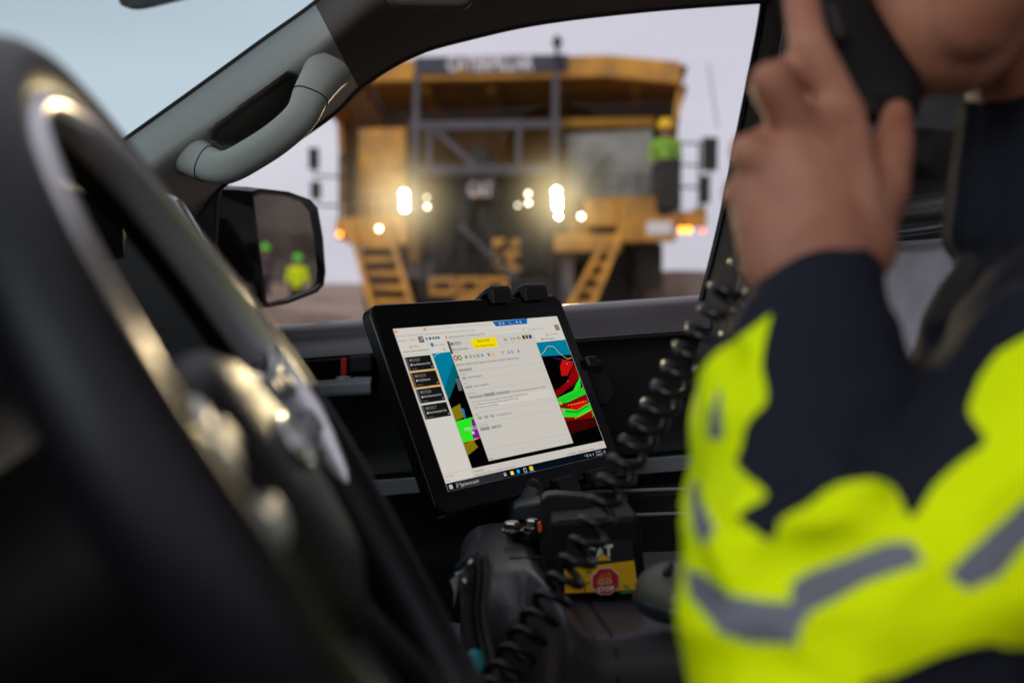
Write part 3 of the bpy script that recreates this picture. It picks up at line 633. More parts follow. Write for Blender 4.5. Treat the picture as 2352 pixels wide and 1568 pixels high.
def ring(mb, u, v, r, m, k, inner=0.0):
    n = 18; c = T(u, v, LAY * k); X = [(TX * math.cos(2 * math.pi * i / n) + TYd * math.sin(2 * math.pi * i / n)) * r for i in range(n)]
    if not inner: mb.poly([c + x for x in X], m)
    else:
        for i in range(n): mb.poly([c + X[i], c + X[(i + 1) % n], c + X[(i + 1) % n] * inner, c + X[i] * inner], m)
mb = MB(); rect(mb, 0, 0, 1, 1, WHT, 0)
YEL, ORG = sc(235, 215, 20), sc(220, 150, 30); CAR_ = YEL
# left window: captions, list heading
rect(mb, .154, 0, .1552, .95, LINE, 1); rect(mb, 0, .168, .153, .1695, LINE, 1); rect(mb, 0, .898, .153, .8995, LINE, 1)
for u, v in ((.0104, .0182), (.1653, .0171)): rect(mb, u - .006, v - .009, u + .006, v + .009, ORG, 1)
tx(mb, 'File  View  Common  Jobs  Tools', .004, .053, .011, MID, 1, .148); tx(mb, 'Configured    Default', .0056, .083, .011, MID, 1, .098)
tx(mb, 'Workview', .070, .125, .012, MID, 1, .105)
Q(mb, [(.0592 + (.009 if i % 2 == 0 else .004) * math.sin(i * math.pi / 5), .1207 - (.0135 if i % 2 == 0 else .006) * math.cos(i * math.pi / 5)) for i in range(10)], ORG, 1)
tx(mb, 'Autonomy Status Page (Default)', .014, .152, .011, INK, 1, .146)
tx(mb, 'Any results', .0085, .918, .010, MID, 1, .052); tx(mb, 'Ready', .008, .942, .010, MID, 1, .028)
# main window head
tx(mb, 'Autonomous Builder - Cat MineStar System Client', .1734, .024, .010, LINE, 1, .5588); tx(mb, 'File View Common Jobs Tools Display Shift Actions Help', .159, .055, .011, MID, 1, .446)
for u, c in ((.1575, (70, 130, 190)), (.1771, (50, 60, 70)), (.1947, (110, 110, 110)), (.2103, (80, 120, 90)), (.2248, (70, 90, 170))): rect(mb, u - .0055, .070, u + .0055, .087, sc(*c), 1)
ring(mb, .1760, .1200, .0024, sc(30, 130, 190), 1); tx(mb, 'Fleet Update', .1884, .129, .012, MID, 1, .2447); Q(mb, [(.228, .146), (.241, .156), (.233, .160), (.231, .168)], sc(40, 180, 40), 1)
tx(mb, 'Configuration   Builder', .7883, .0825, .010, MID, 1, .879); tx(mb, 'Open High Alarms', .899, .131, .011, MID, 1, .965); tx(mb, 'Traffic Management', .853, .160, .011, INK, 1, .9303)
Q(mb, [(.8832, .114), (.893, .136), (.8734, .136)], sc(200, 40, 40), 1); Q(mb, [(.8832, .120), (.889, .133), (.8774, .133)], WHT, 2); rect(mb, .840, .148, .847, .161, INK, 1)
for u0, v0, u1, v1 in ((.1135, .062, .1415, .099), (.957, .063, .985, .101)):
    rect(mb, u0, v0, u1, v1, BLK, 1); tx(mb, 'CAT', u0 + .002, v1 - .007, .024, WHT, 2, u1 - .002, 0.02)
Q(mb, [(.5667, .0033), (.794, .0003), (.781, .0375), (.579, .0375)], sc(25, 95, 165), 1)
for i, s in enumerate(('H', 'A', '', 'L', '_', '8', 'X')):
    if s: tx(mb, s, .604 + i * .022, .029, .017, WHT, 2, None, 0.02)
# status bar of the main window
rect(mb, .156, .9025, .998, .9515, PAP, 1)
tx(mb, 'No scanners', .170, .925, .011, INK, 2, .2173); tx(mb, 'Selected: M010313 #2747 Crusher 98983 - Traffic Signal 1596', .163, .947, .010, MID, 2, .3965)
tx(mb, 'x: 12,756.942  y: 5,998,630.921  z: 1274.216', .7234, .947, .0105, INK, 2, .9175); tx(mb, 'mark', .955, .926, .009, MID, 2, .978)
scr = mb.build('screen', tab, 0)
# the map
mb = MB(); mp_ = [(.1585, .176), (.9975, .174), (.9975, .904), (.1585, .900)]; Q(mb, mp_, BLK, 2)
TEA = sc(0, 120, 150); Q(mb, [(.1588, .1765), (.2600, .1765), (.2600, .30), (.2471, .3284), (.1625, .4600), (.1588, .4600)], TEA, 3); Q(mb, [(.2600, .2400), (.2600, .33), (.1640, .47), (.1620, .40)], sc(0, 95, 105), 4)
Q(mb, [(.7885, .1745), (.997, .1738), (.9976, .2845), (.7901, .2719)], TEA, 3)
ln(mb, [(.1600, .20), (.178, .185), (.20, .178)], .0006, sc(120, 200, 200), 4)
ln(mb, [(.7946, .2596), (.815, .250), (.832, .2342), (.850, .213), (.8698, .2086), (.89, .211), (.9038, .2206), (.910, .238), (.9156, .2542), (.9403, .2926), (.9622, .3126), (.9884, .3088)], .0006, sc(200, 210, 60), 4)
RED = sc(185, 25, 22); GRN = sc(40, 215, 45); DGR = sc(30, 140, 35); DRD = sc(135, 12, 14)
Q(mb, [(.9238, .3107), (.9887, .3342), (.9861, .3542), (.9197, .4255), (.8793, .4247), (.8903, .3614)], RED, 3)
Q(mb, [(.9908, .3548), (.9956, .4466), (.9446, .4893), (.7916, .5634), (.7908, .56), (.8086, .5174), (.9055, .4634)], DRD, 3)
for i in range(26):
    t = i / 25; ln(mb, [(.795 + .06 * t, .505 + .002 * i / 25), (.80 + .17 * t, .56 - .075 * t)], .00025, sc(110, 15, 15), 4)
Q(mb, [(.7934, .622), (.9905, .5767), (.9945, .7065), (.9728, .738), (.7961, .7289)], DRD, 4); Q(mb, [(.87, .632), (.97, .605), (.975, .640), (.905, .665), (.83, .66)], sc(210, 20, 20), 5)
Q(mb, [(.9985, .4473), (.9795, .5147), (.862, .6047), (.7924, .6121), (.7943, .5687), (.9175, .5349)], GRN, 6); Q(mb, [(.8956, .5412), (.9918, .5216), (.9923, .572), (.862, .6047)], GRN, 7)
for i in range(5): ln(mb, [(.80, .575 + i * .008), (.90, .555 + i * .007), (.985, .527 + i * .009)], .0004, DGR, 8)
Q(mb, [(.7972, .6372), (.8955, .6695), (.9965, .6339), (.9927, .687), (.8871, .717), (.793, .6994)], GRN, 6); Q(mb, [(.81, .655), (.89, .676), (.985, .648), (.985, .656), (.89, .688), (.81, .668)], DGR, 7)
Q(mb, [(.797, .640), (.815, .646), (.815, .668), (.797, .664)], sc(150, 170, 130), 8); ring(mb, .806, .605, .0022, sc(150, 190, 60), 8)
for i in range(34):
    t = i / 33; ln(mb, [(.797 + .188 * t, .7290 - .004 * t), (.805 + .188 * t, .8170 - .020 * t)], .00028, sc(130, 20, 18), 4)
for i in range(9): ln(mb, [(.872 + i * .014, .2941 + i * .005), (.878 + i * .014, .2965 + i * .005)], .0005, sc(150, 40, 190), 5)
for i in range(7): ln(mb, [(.845 + i * .021, .628 - i * .001), (.857 + i * .021, .6265 - i * .001)], .0006, YEL, 9); ln(mb, [(.86 + i * .02, .722 - i * .006), (.872 + i * .02, .718 - i * .006)], .0006, YEL, 9)
ln(mb, [(.985, .70), (.992, .715), (.982, .735)], .0006, YEL, 9); ring(mb, .942, .345, .0006, WHT, 9); ring(mb, .905, .465, .0006, WHT, 9)
OLV = sc(125, 115, 20); Q(mb, [(.1588, .5275), (.2144, .505), (.2106, .5902), (.1590, .6033)], OLV, 3); Q(mb, [(.1590, .6074), (.26, .5979), (.26, .7308), (.1590, .7431)], sc(50, 225, 40), 4)
Q(mb, [(.2440, .6063), (.26, .610), (.26, .7308), (.2171, .7279), (.222, .69), (.235, .67)], sc(115, 35, 140), 5); Q(mb, [(.1590, .7553), (.2158, .732), (.2291, .783), (.1599, .8198)], OLV, 3)
Q(mb, [(.2119, .5374), (.2251, .538), (.219, .6006), (.2111, .6009)], sc(30, 110, 190), 5); ln(mb, [(.159, .752), (.20, .745), (.26, .728)], .0009, sc(220, 70, 30), 6)
Q(mb, [(.2365, .3494), (.26, .3484), (.2509, .428), (.2321, .425)], sc(90, 95, 95), 5); tx(mb, 'M0103', .1903, .676, .022, WHT, 7, .2570); rect(mb, .222, .684, .236, .702, WHT, 7)
mb.build('map_view', scr, 0)
# four machine cards
for (u0, v0, v1), s, w, mk in (((.0070, .182, .2695), 'M010307', 'Any Autonomous Com', 0), ((.0078, .281, .3705), 'M010313', 'Cody Zimmerman', 1), ((.0074, .382, .470), 'M010320', 'Any Autonomous Com', 0), ((.0066, .481, .568), 'M010317', 'Any Autonomous Com', 0)):
    mb = MB(); u1 = .1455
    if mk: rect(mb, u0 - .005, v0 - .007, u1 + .004, v1 + .007, ORG, 2)
    rect(mb, u0, v0, u1, v1, sc(28, 29, 29), 3); rect(mb, u0, v0, u0 + .012, v1, sc(85, 85, 82), 4)
    tx(mb, s, u0 + .020, v0 + .031, .019, MID, 4, u0 + .078, 0.01); tx(mb, w, u0 + .033, v0 + .055, .013, PAP, 4, u0 + .125 - .03 * mk); ring(mb, u0 + .024, v0 + .050, .0011, WHT, 4)
    tx(mb, 'Manual' if mk else 'Autonomous', u0 + .020, v1 - .008, .009, MID, 4, u0 + .046); tx(mb, '4b', u1 - .014, v1 - .010, .009, PAP, 4)
    mb.build('machine_card', scr, 0)
# the dialog
mb = MB(); rect(mb, .2585, .0685, .7912, .8785, LINE, 9); rect(mb, .260, .070, .7895, .877, PAP, 10); rect(mb, .260, .070, .7895, .094, WHT, 11)
rect(mb, .2600, .0745, .2690, .0905, ORG, 12); tx(mb, 'Autonomy Status Details - Cat MineStar System Client', .2719, .0890, .0125, INK, 12, .4913)
tx(mb, '-', .70, .084, .006, MID, 12, .707); rect(mb, .735, .074, .743, .087, MID, 12); rect(mb, .7365, .0765, .7415, .085, WHT, 13); tx(mb, 'x', .768, .087, .013, MID, 12, .777)
rect(mb, .2590, .110, .2715, .192, sc(70, 70, 70), 12); tx(mb, 'M010313', .2735, .1385, .0215, INK, 12, .3340, 0.01); tx(mb, 'Cody Zimmerman', .2889, .1735, .0155, INK, 12, .3640); rect(mb, .2775, .161, .2835, .174, INK, 12); tx(mb, 'Manual', .279, .189, .009, MID, 12, .301)
rect(mb, .3975, .1100, .5460, .1760, sc(240, 215, 0), 12); tx(mb, 'DELAY ACTIVE', .4302, .1345, .0165, INK, 13, .5050, 0.008); tx(mb, 'AVS - Obstacle Detection', .4104, .1665, .0155, sc(90, 80, 10), 13, .5252)
tx(mb, '94', .5919, .1440, .020, INK, 12, .6127); tx(mb, 'mm', .597, .1600, .007, MID, 12, .610); tx(mb, '0', .6364, .1420, .018, INK, 12, .6450); tx(mb, 'mph', .635, .1600, .008, MID, 12, .650); rect(mb, .6560, .124, .6610, .142, INK, 12); tx(mb, '100', .6704, .1420, .019, INK, 12, .6980); tx(mb, '%', .700, .1420, .010, INK, 12, .7060)
for u, c in ((.7225, (140, 20, 30)), (.7438, (20, 110, 35)), (.7658, (30, 45, 150))): rect(mb, u - .0085, .117, u + .0085, .143, sc(*c), 12)
ring(mb, .2751, .2205, .0030, sc(185, 30, 40), 12, 0.55); ring(mb, .2986, .2216, .0030, sc(40, 140, 40), 12, 0.5)
for u, c in ((.3362, (60, 80, 60)), (.3629, (90, 150, 60)), (.3858, (140, 130, 120)), (.4076, (150, 90, 80)), (.4316, (40, 110, 190)), (.4712, (90, 85, 70)), (.4966, (210, 160, 70)), (.5163, (215, 190, 160)), (.5944, (70, 130, 200)), (.6173, (70, 130, 200))):
    rect(mb, u - .0065, .2105, u + .0065, .2300, sc(*c), 12); rect(mb, u - .0025, .2135, u + .0040, .2225, PAP, 13)
Q(mb, [(.5500, .210), (.5640, .210), (.5572, .2330)], sc(225, 110, 50), 12); ln(mb, [(.651, .231), (.661, .212)], .0009, INK, 12); ln(mb, [(.655, .212), (.663, .228)], .0007, INK, 12)
tx(mb, 'Assignments  Operations  Health  Diagnostics  Site Awareness  Issue Summary  Operator Controls', .2621, .2705, .0125, INK, 12, .6451)
for v0, v1 in ((.276, .277),): rect(mb, .262, v0, .787, v1, LINE, 12)
BTN = sc(176, 172, 166); DK = sc(150, 147, 142)
def btn(u0, v0, u1, v1, s, m=None):
    rect(mb, u0, v0, u1, v1, m or BTN, 12); tx(mb, s, u0 + .004, v1 - .006, .0115, INK if m is None else MID, 13, u1 - .004)
btn(.2665, .2910, .3450, .3125, 'Mark as Shutdown')
for v in (.3150, .3660, .4380, .5790, .6430, .8100, .8440): rect(mb, .2690, v, .7850, v + .0012, LINE, 12)
tx(mb, 'Obstacles', .2683, .3330, .0115, MID, 12, .3070); btn(.2700, .3440, .2960, .3640, 'Clear'); tx(mb, 'Stopped for Obstacle', .3025, .3570, .0125, INK, 12, .3853)
tx(mb, 'Other', .2724, .3930, .0115, MID, 12, .2913); btn(.2690, .4030, .3115, .4230, 'Clear All'); tx(mb, 'Machine Changed Mode', .3186, .4165, .0125, INK, 12, .4092)
tx(mb, 'Mode Control', .2696, .4590, .0115, MID, 12, .3229)
btn(.2700, .4690, .3560, .4890, 'Enable Automation'); btn(.3600, .4670, .4250, .4880, 'Autonomous', DK); btn(.4280, .4680, .5180, .4890, 'Start Machine Mode'); tx(mb, 'Mode is Manual, rejected by cody zimmerman at 16:26:11', .5252, .4855, .0120, INK, 12, .7516)
rect(mb, .2715, .4990, .7700, .5565, LINE, 12); rect(mb, .2722, .5000, .7692, .5555, WHT, 13)
tx(mb, '16:27:16 Sent Manual-Ready mode command. Machine changed to Manual-Ready mode', .2744, .5150, .0115, INK, 14, .6129); tx(mb, '16:27:16 Machine sent mode status: Machine changed to Manual mode', .2744, .5330, .0115, INK, 14, .5493); tx(mb, '16:26:11 Reserve machine: Received', .2744, .5510, .0115, INK, 14, .4186)
tx(mb, '^', .7600, .5120, .008, MID, 14, .767); tx(mb, 'v', .7600, .5500, .008, MID, 14, .767)
tx(mb, 'Delay', .2708, .5935, .0115, MID, 12, .2940); btn(.2800, .6020, .3060, .6230, 'Now'); btn(.3150, .6020, .3420, .6230, 'Open'); btn(.3520, .6020, .3760, .6230, 'Stop'); tx(mb, 'AVS - Obstacle Detection', .3846, .6190, .0125, INK, 12, .4810)
tx(mb, 'Detach Truck', .2720, .6635, .0115, MID, 12, .3234); btn(.2720, .6720, .3270, .6930, 'Attach Truck', DK); btn(.3360, .6720, .3970, .6930, 'Detach Truck')
tx(mb, 'Ready', .2620, .8710, .0100, INK, 12, .2864); tx(mb, 'mode', .752, .8640, .008, MID, 12, .768)
Q(mb, [(.4140, .452), (.4140, .472), (.4180, .468), (.4215, .475), (.4235, .473), (.4205, .466), (.4250, .465)], WHT, 16); ln(mb, [(.4140, .452), (.4140, .472), (.4180, .468), (.4215, .475)], .0004, INK, 17)
mb.build('dialog_window', scr, 0)
# task bar
mb = MB(); rect(mb, 0, .9530, 1, 1, sc(14, 22, 34), 3); rect(mb, .0470, .9560, .3120, .9990, sc(42, 46, 50), 4)
for i in (0, 1):
    for j in (0, 1): rect(mb, .0115 + i * .0085, .965 + j * .0125, .0190 + i * .0085, .9760 + j * .0125, WHT, 4)
ring(mb, .0545, .9740, .0013, WHT, 5, 0.75); ln(mb, [(.0510, .981), (.0480, .9890)], .0006, WHT, 5); tx(mb, 'Type here to search', .0656, .9870, .0200, PAP, 5, .1703)
rect(mb, .3170, .966, .3300, .986, PAP, 4); rect(mb, .3195, .969, .3275, .977, INK, 5); rect(mb, .3560, .966, .3740, .989, sc(235, 190, 60), 4); rect(mb, .3560, .973, .3740, .9890, sc(250, 215, 110), 5)
ring(mb, .4020, .9774, .0024, sc(20, 130, 215), 4); ring(mb, .4045, .9740, .0013, sc(60, 200, 120), 5); rect(mb, .4350, .966, .4520, .989, PAP, 4); rect(mb, .4370, .970, .4500, .9865, BLK, 5); rect(mb, .4720, .963, .4930, .990, sc(235, 190, 20), 4)
rect(mb, .4320, .9945, .4550, .9985, sc(40, 150, 235), 5); rect(mb, .4660, .9945, .4990, .9985, sc(40, 150, 235), 5)
tx(mb, '^', .8310, .9820, .012, PAP, 5, .8390); rect(mb, .8470, .969, .8570, .985, PAP, 5); rect(mb, .8490, .972, .8550, .982, BLK, 6); tx(mb, '4)', .8660, .984, .014, PAP, 5, .8780); ln(mb, [(.890, .986), (.898, .970)], .0006, PAP, 5)
tx(mb, '4:29 PM', .9140, .9740, .0110, PAP, 5, .9520); tx(mb, '12/8/2020', .9100, .9930, .0110, PAP, 5, .9560); rect(mb, .9690, .970, .9810, .986, PAP, 5); rect(mb, .9705, .972, .9795, .984, BLK, 6)
mb.build('task_bar', scr, 0)

# ------------------------------------------------------------------ tablet mount
mnt = thing('tablet_mount', P(1250, 1260, 1.1), 'black clamp mount holding the tablet above the console', 'tablet mount')
def tp(u, v, n): return T(u, v, n)
def claw(u0, u1, v, sgn):
    m1 = MB()
    m1.slab([tp(u0, v - sgn * .0, -0.030), tp(u0 + .012, v - sgn * .045, -0.020), tp(u0 + .03, v - sgn * .072, -0.004), tp(u0 + .036, v - sgn * .072, 0.004), tp(u0 + .036, v - sgn * .03, 0.006), tp(u0 + .02, v + sgn * .05, 0.005), tp(u0 + .01, v + sgn * .05, 0.001), tp(u0 + .01, v - sgn * .03, -0.002)], TX * (u1 - u0) * TW, M['black'])
    return m1.build('claw', mnt, 30, 0.0022)
mb = MB(); mb.slab([tp(.20, -.10, -.022), tp(.95, -.10, -.022), tp(.95, 1.10, -.022), tp(.20, 1.10, -.022)], -TN * 0.012, M['black']); mb.build('back_plate', mnt, 30, 0.006)
claw(.585, .70, -.165, 1); claw(.80, .945, -.168, 1); claw(.56, .68, 1.125, -1); claw(.78, .92, 1.125, -1)
mb = MB(); mb.slab([tp(1.05, .30, -.03), tp(1.16, .31, -.02), tp(1.19, .36, -.012), tp(1.19, .60, -.012), tp(1.15, .66, -.02), tp(1.05, .62, -.03)], TN * 0.016, M['black']); mb.slab([tp(1.07, .32, .000), tp(1.13, .325, .002), tp(1.13, .40, .002), tp(1.07, .40, .000)], TN * 0.007, M['black']); mb.build('side_clamp', mnt, 30, 0.003)
bc = P(1212, 1135, 1.20)
mb = MB(); mb.capsule(tp(.6, .9, -.05), 0.016, bc, 0.019, M['black'], 20); mb.build('ball_arm', mnt, 60)
mb = MB(); mb.capsule(bc, 0.017, P(1216, 1240, 1.14), 0.020, M['tealdark'], 20); mb.build('post', mnt, 60)
def px(mb_, pts, d, th, m): mb_.slab([P(x, y, d) for x, y in pts], FWD * th, m)
mb = MB(); px(mb, [(1178, 1168), (1186, 1160), (1245, 1152), (1245, 1196), (1178, 1196)], 1.10, 0.05, M['tealdark']); mb.build('clamp_block', mnt, 30, 0.003)
mb = MB(); px(mb, [(1243, 1148), (1256, 1137), (1282, 1135), (1345, 1140), (1392, 1160), (1392, 1195), (1300, 1190), (1276, 1200), (1268, 1240), (1262, 1284), (1250, 1285), (1240, 1270)], 1.055, 0.035, M['dash']); mb.build('bracket', mnt, 30, 0.004, 3)
mb = MB(); c = P(1344, 1184, 1.053); mb.lathe(c, -FWD, [(0.0028, 0), (0.0028, 0.003), (0.0014, 0.003)], M['steel'], 12); mb.build('screw', mnt, 40)
mb = MB(); px(mb, [(1234, 1200), (1243, 1196), (1247, 1212), (1244, 1226), (1236, 1222)], 1.05, 0.006, M['orange']); mb.build('release_tab', mnt, 30, 0.0015)
# foot plate bolted to the bin
mb = MB(); pz = -0.2415
def CZ(x, y, z):
    r = ray(x, y); return CAM + r * (z / r.z)
mb.slab([CZ(x, y, pz) for x, y in ((1162, 1232), (1166, 1218), (1182, 1211), (1222, 1206), (1242, 1207), (1250, 1240), (1215, 1245), (1180, 1241))], ZV * 0.009, M['black']); mb.build('foot_plate', mnt, 30, 0.0025)
for x, y, r_ in ((1177, 1219, 0.0085), (1223, 1213, 0.007)):
    c = CZ(x, y, pz + 0.010) ; mb = MB(); mb.lathe(c, ZV, [(r_ * 1.25, 0), (r_ * 1.25, 0.0015)], M['steel'], 20); mb.lathe(c + ZV * 0.0016, ZV, [(r_ * 0.95, 0), (r_ * 0.95, 0.006), (r_ * 0.7, 0.0075)], M['steel'], 6); mb.build('bolt', mnt, 30)

# ------------------------------------------------------------------ control box with its stickers
bxr = thing('control_box', P(1370, 1358, 0.98), 'black electronics box with yellow sticker and red stop sign behind the coiled cord', 'control box')
BD = 0.985
def B(x, y, n=0.0): return P(x, y, BD) - FWD * n
mb = MB(); mb.slab([B(1268, 1196), (B(1470, 1184)), B(1486, 1352), B(1462, 1362), B(1262, 1362)], FWD * 0.10 + ZV * 0.0, M['mic']); mb.build('box_shell', bxr, 30, 0.005, 3)
def Z2(X, Y): return 1016 + X * .3162, 1072.5 + Y * .3162
sb = mat('sticker_black', (0.02, 0.02, 0.02), 0.35); sy = mat('sticker_yellow', (0.92, 0.50, 0.012), 0.4, var=0.06); sr = mat('sticker_red', (0.55, 0.018, 0.03), 0.4); sw_ = mat('sticker_white', (0.80, 0.80, 0.75), 0.4); sgreen = mat('sticker_green', (0.05, 0.25, 0.06), 0.4)
def SQ(mbx, pts, m, k): mbx.poly([B(*Z2(*p), 0.0052 + 0.00025 * k) for p in pts], m)
mb = MB(); SQ(mb, [(900, 535), (1372, 515), (1422, 882), (890, 908)], sb, 0); SQ(mb, [(884, 728), (1388, 668), (1416, 880), (888, 905)], sy, 1)
e1, e2 = B(*Z2(1042, 678), .0058), B(*Z2(1236, 660), .0058); xd = (e2 - e1).normalized(); e3 = B(*Z2(1040, 570), .0058); yd = (e3 - e1).normalized()
lettering(mb, 'CAT', e1, xd, yd, (e3 - e1).length, sw_, (e2 - e1).length, 0.035)
SQ(mb, [(1088, 676), (1162, 612), (1234, 662)], sb, 3); SQ(mb, [(1100, 673), (1163, 620), (1225, 662)], sy, 4); st = mb.build('brand_sticker', bxr, 0)
mb = MB(); oc = lambda r: [(1180 + r * 1.0 * math.cos(R(22.5 + 45 * k)) , 815 + r * 0.97 * math.sin(R(22.5 + 45 * k)) - r * 0.05 * math.cos(R(22.5 + 45 * k))) for k in range(8)]
SQ(mb, oc(108), sw_, 5); SQ(mb, oc(102), sr, 6)
e1 = B(*Z2(1124, 893), .0071); e2 = B(*Z2(1246, 880), .0071); xd = (e2 - e1).normalized(); yd2 = (UPV - xd * UPV.dot(xd)).normalized()
lettering(mb, 'STOP', e1, xd, yd2, 34 * .3162 * BD / FP, sw_, (e2 - e1).length, 0.03)
def sl(mbx, pts, w, m, k):
    q = [B(*Z2(*p), 0.0052 + 0.00025 * k) for p in pts]
    for a, b in zip(q, q[1:]):
        n = (b - a).cross(FWD).normalized() * w / 2; mbx.poly([a - n, b - n, b + n, a + n], m)
sl(mb, [(1126, 838), (1130, 800), (1146, 784), (1146, 772), (1212, 764), (1226, 828), (1126, 838)], .0006, sy, 7); sl(mb, [(1150, 800), (1205, 792)], .0006, sy, 7); sl(mb, [(1212, 764), (1206, 744)], .0006, sy, 7)
for cx, cy in ((1153, 820), (1200, 814)): sl(mb, [(cx + 15 * math.cos(a), cy + 15 * math.sin(a)) for a in [2 * math.pi * j / 12 for j in range(13)]], .0007, sw_, 8)
e1 = B(*Z2(1148, 806), .0074); e2 = B(*Z2(1206, 798), .0074); xd = (e2 - e1).normalized(); lettering(mb, 'AUTO', e1, xd, yd2, 18 * .3162 * BD / FP, sy, (e2 - e1).length)
mb.build('stop_sticker', bxr, 0)
mb = MB()
for cx, cy in ((1060, 751), (1332, 857)): mb = MB(); SQ(mb, [(cx - 15, cy - 9), (cx + 14, cy - 11), (cx + 15, cy + 9), (cx - 14, cy + 11)], sb, 3); SQ(mb, [(cx - 7, cy - 3), (cx + 6, cy - 4), (cx + 7, cy + 4), (cx - 6, cy + 5)], sw_, 4); mb.build('sticker_mark', bxr, 0)
mb = MB(); sl(mb, [(1032, 905), (1034, 850), (1042, 830), (1080, 826)], .0007, sb, 3); mb.build('sticker_outline', bxr, 0); mb = MB(); SQ(mb, [(1290, 886), (1385, 880), (1392, 900), (1280, 905)], sgreen, 3); sl(mb, [(1282, 900), (1292, 884), (1386, 878)], .0006, sb, 4)
mb.build('sticker_outline', bxr, 0)

# ------------------------------------------------------------------ small things round the console
po = thing('zip_pouch', P(1085, 1560, 0.9), 'grey canvas zip pouch hanging at the left end of the console', 'pouch')
mb = MB(); ol = [(1052, 1318), (1092, 1285), (1104, 1300), (1110, 1380), (1118, 1460), (1135, 1540), (1150, 1620), (1100, 1620), (1080, 1500), (1062, 1420)]
cN = sum((P(x, y, .90) for x, y in ol), Vector()) / len(ol); rs = [[P(x, y, .90 + .02) for x, y in ol], [cN + (P(x, y, .90) - cN) * 1.0 for x, y in ol], [cN + (P(x, y, .885) - cN) * 0.85 for x, y in ol], [cN + (P(x, y, .875) - cN) * 0.4 for x, y in ol]]
mb.rings(rs, M['fabric']); mb.build('pouch_body', po, 60)
mb = MB(); zp = spline([P(1054, 1308, .885), P(1078, 1284, .885), P(1096, 1278, .885), P(1100, 1330, .88), P(1094, 1400, .875), P(1104, 1470, .87), P(1122, 1540, .86), P(1140, 1610, .85)], 50); mb.tube(zp, 0.0042, M['black'], 10); mb.tube([p + RGT * .006 - FWD * .002 for p in zp], 0.0028, M['fabric'], 8); mb.build('zip', po, 60)
mb = MB(); mb.tube(spline([P(1094, 1276, .885), P(1080, 1290, .88), P(1062, 1312, .88), P(1046, 1318, .88)], 16), 0.0011, M['steel'], 6); mb.ball(P(1068, 1336, .88), 0.0035, M['steel'], 10, 6); mb.build('zip_pull', po, 60)
tag((lambda m_: (m_.slab([P(1034, 1332, .905), P(1052, 1318, .905), P(1050, 1350, .905), P(1041, 1395, .905), P(1044, 1362, .905)], FWD * .001, M['paper']), m_.build('paper_slip', None, 0))[1])(MB()), 'small white paper slip sticking out beside the zip pouch', 'paper')
mb = MB(); mb.capsule(P(1090, 1512, .86), 0.0075, P(1108, 1640, .84), 0.0085, M['teal'], 16); tag(mb.build('pen', None, 60), 'teal pen standing at the bottom left of the console', 'pen')
mo = thing('computer_mouse', P(1535, 1395, .92), 'rounded grey computer mouse lying on the console beside the yellow jacket', 'computer mouse')
mc = P(1552, 1358, 0.90)
mb = MB(); mb.ball(mc, (0.032, 0.045, 0.022), M['olive'], 28, 14, (RGT, Vector((0, 1, 0)), ZV)); mb.build('shell', mo, 60)
mb = MB(); mb.ball(mc - ZV * .006, (0.034, 0.047, 0.016), M['tealdark'], 28, 14, (RGT, Vector((0, 1, 0)), ZV)); mb.build('skirt', mo, 60)
mb = MB(); mb.capsule(mc + V(-.010, -.02, .020), .0035, mc + V(-.006, -.005, .0222), .0035, M['black'], 12); mb.build('scroll_wheel', mo, 60)

# ------------------------------------------------------------------ coiled cord, running from the mic down over the console
path = spline([P(1990, 420, .62), P(1900, 520, .68), P(1780, 590, .73), P(1690, 650, .75), P(1640, 735, .76), P(1575, 830, .78), P(1515, 935, .80), P(1450, 1040, .82), P(1395, 1140, .83), P(1340, 1265, .835), P(1276, 1365, .83), P(1208, 1470, .81), P(1140, 1575, .78), P(1100, 1650, .75)], 400)
L_ = [0.0]
for a, b in zip(path, path[1:]): L_.append(L_[-1] + (b - a).length)
turns = 32; pts = []; nn = turns * 22
tot = L_[-1]
for k in range(nn + 1):
    s = tot * k / nn; i = max(0, min(len(path) - 2, int(np.searchsorted(L_, s)) - 1)); f = (s - L_[i]) / max(1e-9, L_[i + 1] - L_[i]); p = lerp(path[i], path[i + 1], f)
    t = (path[min(i + 2, len(path) - 1)] - path[max(i - 1, 0)]).normalized(); x = t.cross(FWD).normalized(); y = t.cross(x); a = 2 * math.pi * k / 22
    wob = 0.0110 * (1 + 0.06 * math.sin(k * 0.013))
    pts.append(p + (x * math.cos(a) + y * math.sin(a)) * wob)
mb = MB(); mb.tube(pts, 0.0031, M['cord'], 10); tag(mb.build('coiled_cord', None, 60), 'black coiled cord of the handset hanging across the cabin', 'cord')

# ------------------------------------------------------------------ the driver
per = thing('person', CARP(0.36, 0.62, -0.5), 'driver in navy and yellow hi-vis jacket holding a black handset to the mouth', 'person')
def C(x0, y0, d0, r0, x1, y1, d1, r1): return (P(x0, y0, d0), r0, P(x1, y1, d1), r1)
caps = []
